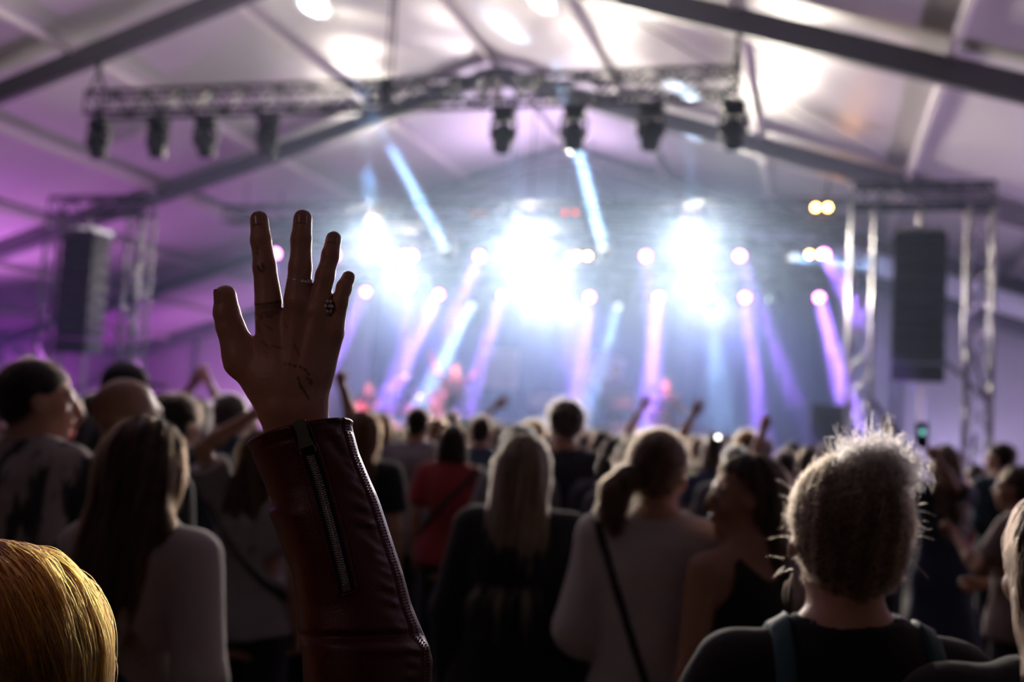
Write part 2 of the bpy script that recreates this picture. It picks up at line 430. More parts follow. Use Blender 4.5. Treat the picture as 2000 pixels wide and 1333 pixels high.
GX, GY = np.meshgrid(xs, ys, indexing='ij'); GZ = 0.012 * np.sin(GX * 1.7 + GY) * np.sin(GY * 1.3) - 0.012
tag(MB().grid(np.stack([GX, GY, GZ], -1)).build('floor', g), 'trodden grass ground of the tent', kind='structure')

# roof: membrane panels between the frames, rafters, purlins
ceil = tag(empty('ceiling', (AX, 11, 0)), 'white peaked tent roof on aluminium rafters', kind='structure')
def ch(o): o.parent = ceil; o.matrix_parent_inverse = Matrix.Translation((-AX, -11, 0)); return o
PURL = [AX + 2.25 * k for k in range(-6, 7)]
for i in range(len(FRAMES) - 1):
    y0, y1 = FRAMES[i], FRAMES[i + 1]
    for sd in (-1, 1):
        xs = AX + sd * np.linspace(0.0, HALF, 161); ys = np.linspace(y0, y1, 41); GX, GY = np.meshgrid(xs, ys, indexing='ij')
        e = np.abs(GX - AX); ph = (e / 2.25) % 1.0; tt = (GY - y0) / (y1 - y0)
        sag = 0.05 * np.sin(math.pi * ph) ** 2 * np.sin(math.pi * tt)
        fold = 0.012 * np.sin((GY * 2.2 + e * 3.4) * 1.9 + np.sin(e * 1.3) * 1.5) * np.exp(-((e - 1.2) / 1.6) ** 2)
        fold += 0.007 * np.sin((GY * 1.1 - e * 2.0) * 2.6 + 1.0) * np.exp(-((tt - 0.15) / 0.3) ** 2)
        GZ = roof_z(AX) - SLOPE * e + 0.07 - sag + fold
        ch(MB().grid(np.stack([GX, GY, GZ], -1)).build('membrane_panel', M['fabric']))
        for k in range(0, 7):
            if k == 0 and sd < 0: continue
            x = AX + sd * 2.25 * k; ang = math.atan(SLOPE) * sd * (0 if k == 0 else 1)
            ch(MB().box((x, (y0 + y1) / 2, roof_z(x) - 0.03), (0.09, y1 - y0 - 0.12, 0.11), Matrix.Rotation(ang, 3, 'Y'), 0.012).build('purlin', M['purlin']))
        if i in (3, 4):
            for k0, k1 in ((1, 3), (4, 6)):
                xa, xb = AX + sd * 2.25 * k0, AX + sd * 2.25 * k1
                if i == 3 and sd > 0: ch(rod('bracing_cable', (xa, y0 + .1, roof_z(xa) - .06), (xb, y1 - .1, roof_z(xb) - .06), 0.012, M['rafter']))
for y in FRAMES:
    for sd in (-1, 1):
        L_ = HALF * math.hypot(1, SLOPE); c = AX + sd * HALF / 2
        ch(MB().box((c, y, roof_z(c) - 0.19), (L_, 0.15, 0.30), Matrix.Rotation(math.atan(SLOPE) * sd, 3, 'Y'), 0.02).build('rafter', M['rafter']))
        ch(MB().box((AX + sd * HALF, y, 1.55), (0.16, 0.26, 3.1), None, 0.02).build('tent_post', M['rafter']))
    ch(MB().box((AX, y, roof_z(AX) - 0.26), (0.7, 0.17, 0.34), None, 0.03).build('ridge_joint', M['rafter']))

# side and back walls: membrane sheets with shallow folds, posts and bracing at the gable
def wall(name, P0, P1, nfold, zt, side):
    P0 = np.array(P0, float); P1 = np.array(P1, float); n = 161; s = np.linspace(0, 1, n); nrm = np.array(side, float); rows = []
    for z in np.linspace(0, 1, 14):
        rows.append([tuple(P0 + (P1 - P0) * a + nrm * 0.04 * math.sin(a * nfold + 0.8 * math.sin(a * 31)) * (0.4 + 0.6 * z) + np.array((0, 0, z * zt(a)))) for a in s])
    return tag(MB().grid(np.array(rows)).build(name, M['wallfab']), None, kind='structure')
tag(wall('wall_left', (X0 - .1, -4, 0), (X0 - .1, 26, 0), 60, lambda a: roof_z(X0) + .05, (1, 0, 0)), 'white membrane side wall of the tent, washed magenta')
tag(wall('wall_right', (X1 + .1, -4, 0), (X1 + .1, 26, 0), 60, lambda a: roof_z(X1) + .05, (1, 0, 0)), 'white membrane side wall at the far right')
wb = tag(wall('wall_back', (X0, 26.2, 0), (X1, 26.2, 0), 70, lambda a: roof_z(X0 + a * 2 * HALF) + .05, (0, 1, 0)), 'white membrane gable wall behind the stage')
for k in (-5, -3, -1, 1, 3, 5):
    x = AX + 2.5 * k; rod('gable_post', (x, 26.0, 0), (x, 26.0, roof_z(x) - .1), 0.06, M['rafter'], wb)
wl = bpy.data.objects['wall_left']
rod('wall_brace', (X0 + .15, 21.1, 3.0), (X0 + .15, 25.9, 0.2), 0.05, M['rafter'], wl); rod('wall_brace', (X0 + .15, 25.9, 3.0), (X0 + .15, 21.1, 0.2), 0.05, M['rafter'], wl)
rod('wall_rail', (X0 + .15, 16.0, 3.15), (X0 + .15, 26.0, 3.15), 0.06, M['rafter'], wl)

# ================================================================== LIGHTING TRUSS OVER THE CROWD
LT_Y = 11.05
A = at_y(180, 206, LT_Y); Bp = at_y(1440, 163, LT_Y)
lt = tag(empty('lighting_truss', ((A[0] + Bp[0]) / 2, LT_Y, A[2])), 'long silver lattice truss hung across the tent over the crowd', 'truss')
A_l = Vector(A) - lt.location; B_l = Vector(Bp) - lt.location; B_l.y = A_l.y = 0
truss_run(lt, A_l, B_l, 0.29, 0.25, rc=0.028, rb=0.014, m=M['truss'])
mid = A_l.lerp(B_l, (at_y(757, 185, LT_Y)[0] - A[0]) / (Bp[0] - A[0]))
ZR = lambda x: roof_z(x) - 0.34
for i, P in enumerate((A_l + Vector((.06, 0, 0)), mid, B_l)):
    x = P.x + lt.location.x; ztop = ZR(x) - lt.location.z
    if i == 1:
        for dx in (-0.05, 0.05): rod('hanger_bar', P + Vector((dx, 0, .12)), (P.x + dx * .3, 0, ztop + .1), 0.016, M['rafter'], lt)
        MB().box(P + Vector((0, 0, .02)), (.12, .18, .30), None, .02).build('motor_hoist', M['black'], lt)
    else:
        for dx in (-0.16, 0.16) if i == 0 else (-.05, .03): rod('sling', P + Vector((dx, 0, .14)), (P.x, 0, P.z + .45), 0.02, M['black'], lt)
        rod('chain', (P.x, 0, P.z + .43), (P.x, 0, max(ztop + .1, P.z + .6)), 0.032, M['black'], lt)
for q in (.655, .675): MB().box(A_l.lerp(B_l, q), (.03, .31, .31), None, .006).build('coupler_plate', M['alu'], lt)

def moving_head(loc, yaw, aim, label, group, big=1.0, lens='lens_off', hang=0.13, floor=False):
    """loc: clamp point under a truss; aim: direction of the head"""
    t = tag(empty('moving_head', loc), label, 'stage light', group); s = big; sg = 1 if floor else -1
    Rz = Matrix.Rotation(yaw, 3, 'Z')
    b = MB(); b.box((0, 0, sg * (.05 + hang * .5) * s), (.26 * s, .20 * s, .11 * s), Rz, .02)
    for dx in (-.07, .07): b.tube([Rz @ Vector((dx * s, 0, 0)), Rz @ Vector((dx * s, 0, sg * (hang * .5) * s))], .018 * s, 8)
    b.build('base', M['black'], t)
    zc = sg * (.34 + hang * .5) * s
    y = MB(); y.box((0, 0, sg * (.13 + hang * .5) * s), (.30 * s, .09 * s, .05 * s), Rz, .015)
    for dx in (-.14, .14): y.box(Rz @ Vector((dx * s, 0, sg * (.24 + hang * .5) * s)), (.035 * s, .10 * s, .24 * s), Rz, .012)
    y.build('yoke', M['black'], t)
    a = Vector(aim).normalized(); c = Vector((0, 0, zc))
    h = MB(); h.lathe(c - a * .17 * s, a, [(0, 0.0), (.0, .07 * s), (.04 * s, .105 * s), (.16 * s, .125 * s), (.25 * s, .115 * s), (.32 * s, .105 * s), (.335 * s, .105 * s), (.335 * s, .088 * s)], 20)
    for k in range(3): h.lathe(c - a * (.10 - .05 * k) * s, a, [(0, .11 * s), (.0, .128 * s), (.015 * s, .128 * s), (.015 * s, .11 * s)], 20)
    hd = h.build('lamp_head', M['black'], t)
    MB().lathe(c + a * .157 * s, a, [(0, .09 * s), (.012 * s, .06 * s), (.018 * s, 0)], 18).build('lens', M[lens], hd)
    return t, c + Vector(loc) + a * .20 * s

MHX = [(197, 'first'), (312, 'second'), (405, 'third'), (525, 'fourth'), (985, 'fifth'), (1122, 'sixth'), (1273, 'seventh'), (1433, 'last')]
for i, (px, w) in enumerate(MHX):
    P = at_y(px, 225, LT_Y); tz = A[2] + (Bp[2] - A[2]) * (P[0] - A[0]) / (Bp[0] - A[0])
    moving_head((P[0], LT_Y, tz - 0.16), R([8, -5, 12, -20, 4, 10, -8, 5][i]), ([.05, .3, -1], [-.1, .35, -1], [0.05, .5, -1], [.15, .25, -1], [0, -.25, -1], [0.05, .1, -1], [-.05, -.15, -1], [.12, -.25, -1])[i],
                'black moving head lamp, %s from the left under the crowd truss' % w, 'moving heads under the crowd truss', 1.02)

# ================================================================== SPEAKER TOWERS WITH HANGING ARRAYS
def tower(xl, xr, Y, ztop, label):
    t = tag(empty('truss_tower', ((xl + xr) / 2, Y, 0)), label, 'truss'); cx = (xl + xr) / 2; w = .29
    for x in (xl + w / 2, xr - w / 2):
        truss_run(t, (x - cx, 0, 0.05), (x - cx, 0, ztop - w), w, .36, (0, 1, 0), .027, .012, M['tower'])
        MB().box((x - cx, 0, .02), (.5, .8, .04), None, .01).build('base_plate', M['steel'], t)
        rod('outrigger', (x - cx, .14, 1.9), (x - cx, 1.5, .03), .025, M['truss'], t)
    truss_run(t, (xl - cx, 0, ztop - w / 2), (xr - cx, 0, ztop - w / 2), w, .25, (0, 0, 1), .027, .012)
    sx = 1 if xl > -5 else -1
    rod('outrigger', (xl - cx + w, 0, 2.3), (xl - cx + w + 1.1, -.2, 0.9), .035, M['truss'], t)
    rod('outrigger', (xr - cx - w * .3, 0, 2.4), (xr - cx - 1.0, .9, 3.4), .028, M['truss'], t)
    rod('outrigger', (xr - cx, 0, 2.2), (xr - cx - .25, -.3, 2.9), .02, M['truss'], t)
    return t
TR = tower(0.40, 2.14, 14.0, 5.16, 'silver truss goal-post tower right of the stage with one dark speaker column')
TL = tower(-12.77, -10.80, 14.0, 5.14, 'silver truss goal-post tower left of the stage around a lit speaker column')

def line_array(x, Y, zt, zb, ztower, rz, label, n=8):
    t = tag(empty('line_array', (x, Y, zt), rz), label, 'loudspeaker'); h = (zt - zb) / n; W_, D_ = .62, .46
    f = MB(); f.box((0, 0.02, .04), (W_ * .98, .50, .05), None, .01); f.box((-W_ * .42, .02, .07), (.05, .55, .06)); f.box((W_ * .42, .02, .07), (.05, .55, .06)); f.box((0, .02, .09), (.07, .6, .05)); f.build('fly_bar', M['alu'], t)
    rod('chain', (0, 0, .1), (0, 0, ztower - .29 - zt), .018, M['steel'], t); rod('hook', (0, 0, .12), (0, 0, .3), .045, M['steel'], t)
    tilt = 0.0; y = 0.0; z = 0.0; proto = None
    for i in range(n):
        tilt = R(0.15 * i * i * .35)
        Rm = Matrix.Rotation(tilt, 3, 'X'); c = Vector((0, y, z)) + Rm @ Vector((0, 0, -h / 2))
        if proto is None:
            b = MB(); tw, td = W_ / 2, D_ / 2
            V = [(-tw, -td, -h * .485), (tw, -td, -h * .485), (tw, -td, h * .485), (-tw, -td, h * .485), (-tw * .96, td, -h * .40), (tw * .96, td, -h * .40), (tw * .96, td, h * .40), (-tw * .96, td, h * .40)]
            b._add(V, [(0, 1, 2, 3), (5, 4, 7, 6), (1, 5, 6, 2), (4, 0, 3, 7), (3, 2, 6, 7), (4, 5, 1, 0)], False)
            for sx in (-1, 1): b.box((sx * (tw + .008), 0, 0), (.02, D_ * .5, h * .5), None, .006); b.box((sx * (tw + .006), -td + .03, 0), (.018, .05, h * .9), None, .005)
            proto = b.mesh('cabinet'); proto.materials.append(M['cab'])
            gm = MB().box((0, -D_ / 2 - .006, 0), (W_ * .93, .014, h * .88), None, .006).mesh('grille'); gm.materials.append(M['grille'])
        o = link('cabinet', proto, t); o.location = c; o.rotation_euler = (tilt, 0, 0)
        link('grille', gm, o)
        e = Rm @ Vector((0, 0, -h)); y += e.y; z += e.z
    rod('pull_back_strap', (W_ * .1, .1, z), (W_ * .1 - .1, .3, .03 - zt), .035, M['alu'], t)
    return t
line_array(1.27, 14.0, 4.49, 2.54, 5.16, R(-6), 'dark hanging speaker column in the tower right of the stage')
line_array(-12.02, 14.0, 4.50, 2.46, 5.14, R(0), 'hanging speaker column in the left tower, its side lit pale')

# ================================================================== STAGE
ST_Z = 1.0
st = MB(); st.box((-5.3, 19.6, ST_Z - .05), (12.0, 6.6, .10), None, .01)
sto = tag(st.build('stage_deck', M['stage']), 'black stage deck raised behind the crowd', 'stage')
for i in range(7):
    MB().box((-11.0 + i * 1.9, 16.32, .45), (1.86, .03, .89), None, .008).build('front_panel', M['drape'], sto)
for x in np.linspace(-11.1, .5, 6):
    for y in (16.5, 19.6, 22.7): rod('leg', (x, y, 0), (x, y, .9), .03, M['alu'], sto)
# stage roof trusses carrying the lamps
def stage_truss(Y, z, xl, xr, label):
    t = tag(empty('stage_truss', ((xl + xr) / 2, Y, z)), label, 'truss'); hw = (xr - xl) / 2
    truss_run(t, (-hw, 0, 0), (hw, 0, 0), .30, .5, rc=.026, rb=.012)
    for x in (-hw + .4, 0, hw - .4):
        rod('chain', (x, 0, .15), (x, 0, roof_z(x + (xl + xr) / 2) - .06 - z), .014, M['black'], t)
    return t
stage_truss(17.0, 5.52, -11.3, 0.5, 'front stage truss, the highest one, with red and amber lamp pairs')
stage_truss(18.15, 5.32, -11.2, 0.45, 'middle stage truss carrying the upper row of stage lamps')
stage_truss(20.15, 4.86, -11.0, 0.4, 'rear stage truss carrying the lower row of stage lamps')
# black drape behind the deck, hung in folds
n = 241; rows = []
for z in np.linspace(ST_Z, 5.6, 5): rows.append([(-11.0 + 11.4 * a, 23.4 + .035 * math.sin(a * 130) + .03 * math.sin(a * 71), z) for a in np.linspace(0, 1, n)])
bd = MB().grid(np.array(rows)).build('stage_drape', mat('blue_grey_drape', (0.16, 0.17, 0.24), .9, noise=.15, nscale=2)); tag(bd, 'blue grey stage drape hung in folds behind the band', 'curtain')
rod('drape_rail', (-11.1, 23.4, 5.62), (.5, 23.4, 5.62), .03, M['truss'], bd)

def par(P, aim, lens, r, zt, label, group, depth=.30, square=False):
    """lamp with yoke; P is the lens centre, zt the underside of its truss"""
    t = tag(empty('stage_lamp', P), label, 'stage light', group); a = Vector(aim).normalized()
    b = MB()
    if square:
        q = a.to_track_quat('-Y', 'Z').to_matrix(); b.box(-a * .1, (r * 2.5, .2, r * 2.5), q, .02)
    else: b.lathe(-a * depth, a, [(0, 0), (0, r * .55), (depth * .35, r * .95), (depth * .9, r * 1.1), (depth + .03, r * 1.14), (depth + .03, r * 1.02)], 16)
    b.build('housing', M['black'], t)
    y = MB(); sx = a.cross(Vector((0, 0, 1))).normalized(); zz = max(.12, zt - P[2]); q = sx.to_track_quat('X', 'Z').to_matrix()
    for sgn in (-1, 1): y.tube([sx * sgn * r * 1.3 - a * .12, sx * sgn * r * 1.3 - a * .12 + Vector((0, 0, zz * .75))], .015, 6)
    y.tube([sx * -r * 1.3 - a * .12 + Vector((0, 0, zz * .75)), sx * r * 1.3 - a * .12 + Vector((0, 0, zz * .75))], .018, 6); y.tube([-a * .12 + Vector((0, 0, zz * .75)), -a * .12 + Vector((0, 0, zz))], .02, 6)
    y.build('yoke', M['black'], t)
    MB().lathe(a * .015, a, [(0, r), (.015, r * .8), (.025, 0)], 20).build('lens', M[lens], t)
    return t

ORD = ['first', 'second', 'third', 'fourth', 'fifth', 'sixth', 'seventh', 'eighth']
def aim_px(P, px, py, Y): return Vector(at_y(px, py, Y) - np.array(P))
# magenta wash lamps with their beams: (px, py, a point on the beam in the photo, depth of that point)
ROW1 = [(540, 495, 505, 720, 14.5, .5), (655, 497, 610, 720, 14.5, .5), (806, 499, 790, 700, 14.5, .6), (937, 500, 880, 640, 15.0, 1.0), (1117, 503, 1110, 700, 15, .7), (1262, 500, 1285, 760, 15, 1.0), (1445, 500, 1545, 760, 15, .9), (1609, 497, 1690, 640, 14.5, .8)]
ROW2 = [(715, 570, 630, 760, 16.0, .8), (858, 575, 795, 705, 16.5, 1.3), (983, 578, 930, 740, 16.5, 1.2), (1152, 580, 1135, 720, 16.5, 1.0), (1287, 581, 1272, 730, 16.5, 1.2), (1455, 581, 1482, 800, 16.5, 1.2), (1600, 581, 1645, 750, 16.3, 1.5)]
PCOL = (0.62, 0.22, 1.0)
for row, Y, nm, zt in ((ROW1, 18.0, 'upper', 5.17), (ROW2, 20.0, 'lower', 4.71)):
    for i, (px, py, bx, by, bY, e) in enumerate(row):
        P = at_y(px, py, Y); d = aim_px(P, bx, by, bY)
        par(P, (0.15 * d.normalized().x, -1, -.35), 'lens_pink', .085, zt, 'magenta wash lamp, %s from the left in the %s lamp row' % (ORD[i], nm), 'magenta wash lamps of the %s row' % nm)
        disc('wash_beam', P + np.array((0, -.05, -.02)), d, PURPLE_W * e, PCOL, .20, 4)
# white blinders
BL = [(728, 472, 18.0, 'upper', 'left'), (1022, 482, 18.0, 'upper', 'middle'), (1355, 466, 18.0, 'upper', 'right'), (790, 552, 20.0, 'lower', 'left'), (1058, 570, 20.0, 'lower', 'middle'), (1365, 568, 20.0, 'lower', 'right')]
for px, py, Y, row, side in BL:
    P = at_y(px, py, Y); zt = 5.17 if Y < 19 else 4.71
    d = Vector(CAM + np.array((-1.0, 0, .2)) - P).normalized()
    par(P, d, 'lens_white', {'left': .20, 'middle': .27, 'right': .24}[side], max(zt, P[2] + .2), 'glaring white flood lamp on the %s of the %s lamp row' % (side, row), 'white flood lamps over the stage', .3, True)
    spot('flood_light', P + np.array(d) * .06, d + Vector((0, 0, -.08)), WHITE_W * {'left': 1.1, 'middle': 1.5, 'right': 1.25}[side], (1.0, 0.91, 0.80), 122, .8, .20)
# narrow white beams
BM = [(865, 489, 16.7, 606, 14, 0, 5.5, 'steep beam up to the roof left of middle', 2.5), (1175, 489, 16.7, 1050, 8, 0, 7.0, 'steep beam up to the roof over the middle', 2.5),
      (915, 589, 20.0, 850, 720, 17.0, 1.4, 'short pale beam slanting down behind the singer', 5), (1205, 590, 20.0, 1150, 760, 17.0, .8, 'faint pale beam slanting down by the pale panels', 5),
      (1545, 497, 18.0, 1900, 535, 12.0, .35, 'faint flat beam towards the right tower', 4), (1512, 583, 20.0, 1300, 560, 19.0, .3, 'faint flat beam along the lower row', 5), (715, 420, 17.3, 695, 250, 12.5, .6, 'faint upright beam at the left', 4),
      (1352, 425, 17.3, 1336, 200, 15.0, .5, 'broad beam imitating the glow above the right flood lamps', 13), (1002, 425, 17.3, 985, 200, 15.0, .4, 'broad beam imitating the glow above the middle flood lamps', 13), (1384, 606, 20.0, 1402, 780, 16.8, .55, 'broad pale beam imitating the glow under the right flood lamps', 11)]  # last three heads are added; their broad beams imitate glow streaks
for px, py, Y, bx, by, bY, e, lab, spr in BM:
    P = at_y(px, py, Y); d = (aim_px(P, bx, by, bY) if bY else Vector(on_roof(bx, by) - P)).normalized(); zt = {18.0: 5.17, 20.0: 4.71, 17.3: 5.37, 16.7: 5.37}[Y]; zt = max(zt, P[2] + .3); hg = max(.05, ((zt - P[2]) / .8 - .34) * 2)
    hz_ = zt - P[2]
    t, lens = moving_head((P[0], P[1] + .25, zt), 0, d, 'moving head lamp throwing a ' + lab, 'beam lamps on the stage rig', .8, 'lens_paleblue', hang=hg)
    disc('white_beam', lens + d * .05, d, BEAM_W * e, (0.60, 0.78, 1.0), .15, spr)
# small lamp pairs on the front truss
for i, (px, py, Y, lens, s, lab) in enumerate([(1605, 405, 16.8, 'lens_amber', 1, 'bright amber twin lamp high at the right end of the front truss'), (1113, 415, 16.8, 'lens_red', 1, 'bright red twin lamp on the front truss right of its middle'),
        (935, 416, 16.8, 'lens_red', .35, 'dim red twin lamp on the front truss left of its middle'), (730, 414, 16.8, 'lens_red', .3, 'dim red twin lamp near the left end of the front truss'), (1350, 413, 16.8, 'lens_red', .3, 'dim red twin lamp above the right flood lamps'),
        (1138, 500, 17.95, 'lens_amber', 1, 'amber twin lamp in the middle of the upper lamp row'), (783, 497, 17.95, 'lens_amber', 1, 'amber twin lamp left in the upper lamp row'), (1592, 497, 17.95, 'lens_amber', .8, 'amber twin lamp at the right end of the upper lamp row'),
        (978, 502, 17.95, 'lens_red', .5, 'dull orange twin lamp left of the middle flood lamp')]):
    P = at_y(px, py, Y); t = tag(empty('twin_lamp', P), lab, 'stage light', 'twin lamps on the stage rig')
    zt = 5.37 if Y < 17 else 5.17
    MB().box((0, .12, 0), (.36, .2, .18), None, .02).box((0, .12, .09 + max(.05, zt - P[2]) * .4), (.05, .05, max(.1, zt - P[2])), None, .01).build('housing', M['black'], t)
    if s < .9:
        k = lens + '_dim%d' % (s * 100)
        if k not in M: M[k] = emit(k, (1.0, 0.25, 0.12) if 'red' in lens else (1.0, .5, .12), 1.6 * s)
        lens_m = M[k]
    else: lens_m = M[lens]
    if 'amber' in lens: lens_m = M['lens_amber']
    for dx in (-.095, .095): MB().lathe((dx, .01, 0), (0, -1, 0), [(0, .045), (.012, .04), (.02, 0)], 14).build('lens', lens_m, t)

# backline
def cab(name, c, size, label, cat, m=None, rz=0.0, group=None):
    t = tag(empty(name, (c[0], c[1], c[2] - size[2] / 2), rz), label, cat, group)
    MB().box((0, 0, size[2] / 2), size, None, .02).build('cabinet', m or M['cab'], t)
    MB().box((0, -size[1] / 2 - .005, size[2] / 2), (size[0] * .9, .012, size[2] * .9), None, .006).build('grille', M['grille'], t)
    for sx in (-1, 1): MB().box((sx * (size[0] / 2 + .006), 0, size[2] * .7), (.012, .12, .05), None, .004).build('handle', M['black'], t)
    return t
P = at_y(1622, 805, 15.4); cab('front_speaker', (P[0], 15.4, 1.62), (.56, .5, 1.24), 'dark box speaker standing beside the left leg of the right tower', 'loudspeaker')
cab('subwoofer', (P[0], 15.4, .50), (1.0, .7, 1.0), 'wide black bass speaker under the box speaker by the right tower', 'loudspeaker')
for i, (px, zc) in enumerate(((1182, 0), (1228, 0), (1205, 1))):
    p = at_y(px, 790, 19.0); cab('guitar_amplifier', (p[0], 19.0, ST_Z + .42 + (.80 if zc else 0)), (.44 if not zc else .7, .36, .84 if not zc else .26), ['left dark amplifier box behind the pale tilted panel', 'right dark amplifier box near the guitarist', 'flat amplifier head lying on the two dark boxes'][i], 'amplifier')
def banner(px0, py0, px1, py1, Y, lean, label):
    a = at_y(px0, py0, Y); c = at_y(px1, py1, Y); w = c[0] - a[0]; h = a[2] - c[2]
    t = tag(empty('backdrop_panel', ((a[0] + c[0]) / 2, Y, ST_Z)), label, 'panel'); z = (a[2] + c[2]) / 2 - ST_Z
    MB().box((0, 0, z), (w, .04, h), Matrix.Rotation(lean, 3, 'Y'), .01).build('board', M['panel'], t)
    for sx in (-1, 1): rod('stand_leg', (sx * w * .35, .04, z), (sx * w * .4, .25, .0), .018, M['black'], t)
banner(946, 682, 1010, 760, 21.0, 0, 'pale pink square panel standing behind the singer'); banner(1152, 692, 1214, 760, 21.5, R(14), 'pale tilted panel above the amplifier boxes')
banner(1035, 770, 1100, 800, 21.0, 0, 'small pale low panel in the middle of the stage back')
# drum kit
p = at_y(800, 770, 19.6); dk = tag(empty('drum_kit', (p[0], 19.6, ST_Z)), 'drum kit with raised bronze cymbals lit magenta', 'drums')
MB().lathe((0, -.2, .30), (0, -1, 0), [(0, .02), (0, .28), (.02, .29), (.40, .29), (.42, .28), (.42, .02)], 24).build('bass_drum', M['drum'], dk)
for x, y, z, r, h in ((-.25, -.35, .74, .15, .2), (.2, -.35, .76, .16, .22), (.55, 0, .40, .2, .4), (-.5, .05, .55, .17, .14)):
    MB().lathe((x, y, z), (0, -.15, 1), [(0, .01), (0, r), (h, r), (h, .01)], 20).build('drum', M['drum'], dk)
    rod('drum_stand', (x, y, 0), (x, y, z), .018, M['steel'], dk)
for px, py, dy, r in ((787, 738, -.2, .24), (772, 752, -.3, .26), (812, 778, -.1, .2)):
    q = at_y(px, py, 19.6 + dy) - np.array((p[0], 19.6, ST_Z))
    MB().lathe(q, (-.2, -.45, .9), [(0, r), (.012, r * .7), (.03, r * .25), (.05, r * .2), (.06, 0)], 22).build('cymbal', M['cymbal'], dk); rod('cymbal_stand', (q[0], q[1] + .02, 0), q, .014, M['steel'], dk)
MB().lathe((.05, .45, .48), (0, 0, 1), [(0, .01), (0, .17), (.06, .18), (.08, .01)], 18).build('stool_seat', M['black'], dk); rod('stool_post', (.05, .45, 0), (.05, .45, .48), .03, M['steel'], dk)
# microphone stands
for px, lab in ((885, 'microphone stand in front of the singer'), (1296, 'microphone stand in front of the guitarist'), (722, 'microphone stand at the left of the stage')):
    q = at_y(px, 760, 16.75); t = tag(empty('microphone_stand', (q[0], 16.75, ST_Z)), 'thin black ' + lab, 'microphone')
    MB().lathe((0, 0, 0), (0, 0, 1), [(0, .01), (0, .14), (.02, .14), (.03, .02)], 18).build('base', M['black'], t); rod('pole', (0, 0, .02), (0, 0, 1.42), .011, M['black'], t)
    MB().tube([(0, 0, 1.42), (0, .05, 1.47)], .014, 8).ball((0, .07, 1.485), .026).build('microphone', M['black'], t)

# ================================================================== PEOPLE
def rotz(a): c, s = math.cos(a), math.sin(a); return np.array(((c, -s, 0), (s, c, 0), (0, 0, 1.)))
def rotx(a): c, s = math.cos(a), math.sin(a); return np.array(((1., 0, 0), (0, c, -s), (0, s, c)))
def roty(a): c, s = math.cos(a), math.sin(a); return np.array(((c, 0, s), (0, 1., 0), (-s, 0, c)))

SKIN = {'a': mat('skin_fair', (0.50, 0.29, 0.21), .5, sss=.15), 'b': mat('skin_tan', (0.38, 0.20, 0.13), .5, sss=.12)}
_cm = {}
def cloth(col, kind='cotton'):
    k = (tuple(col), kind)
    if k not in _cm: _cm[k] = mat('%s_%d' % (kind, len(_cm)), col, .85 if kind == 'cotton' else .6, spec=.25, noise=.12, nscale=20, bump=.25, bscale=28, sheen=.15)
    return _cm[k]
_hm = {}
def hairmats(col):
    k = tuple(col)
    if k not in _hm: _hm[k] = (hair_mat('hair_%d' % len(_hm), col), mat('hair_base_%d' % len(_hm), [c * .35 for c in col], .7, spec=.3, noise=.3, nscale=60, stretch=(1, 1, .15)))
    return _hm[k]
EYE = MB().ball((0, 0, 0), .0125, 12).mesh('eye'); EYE.materials.append(mat('eye_white', (0.7, 0.68, 0.66), .15))
IRIS = MB().lathe((0, .0118, 0), (0, 1, 0), [(0, .006), (.0012, .004), (.0016, 0)], 10).mesh('iris'); IRIS.materials.append(mat('iris_brown', (0.05, 0.03, 0.02), .1))
SHOE = None

def head_prims(hc, Rh, ears=True):
    P = []
    def add(p, k=.015, mode='add'): P.append((warp(p, hc, Rh), k, mode))
    add(ellipsoid((0, -.018, .028), (.075, .096, .087))); add(ellipsoid((0, .028, -.036), (.060, .066, .078)), .04)
    add(ellipsoid((0, .068, -.096), (.026, .024, .022)), .03); add(capsule((-.034, .078, .026), (.034, .078, .026), .012), .02)
    for s in (-1, 1):
        add(ellipsoid((s * .046, .062, -.028), (.020, .022, .020)), .02); add(ellipsoid((s * .032, .101, .006), (.016, .016, .011)), .012, 'cut')
        if ears: add(ellipsoid((s * .078, -.004, -.006), (.010, .019, .032), roty(s * -.25)), .006); add(ellipsoid((s * .088, .004, -.002), (.007, .010, .020), roty(s * -.25)), .004, 'cut')
    add(capsule((0, .088, .016), (0, .112, -.026), .0085, .0125), .012); add(capsule((-.010, .100, -.032), (.010, .100, -.032), .0085), .008)
    add(ellipsoid((0, .094, -.056), (.024, .012, .0075)), .006); add(ellipsoid((0, .092, -.067), (.021, .012, .0085)), .006); add(capsule((-.022, .106, -.061), (.022, .106, -.061), .0035), .004, 'cut')
    return P

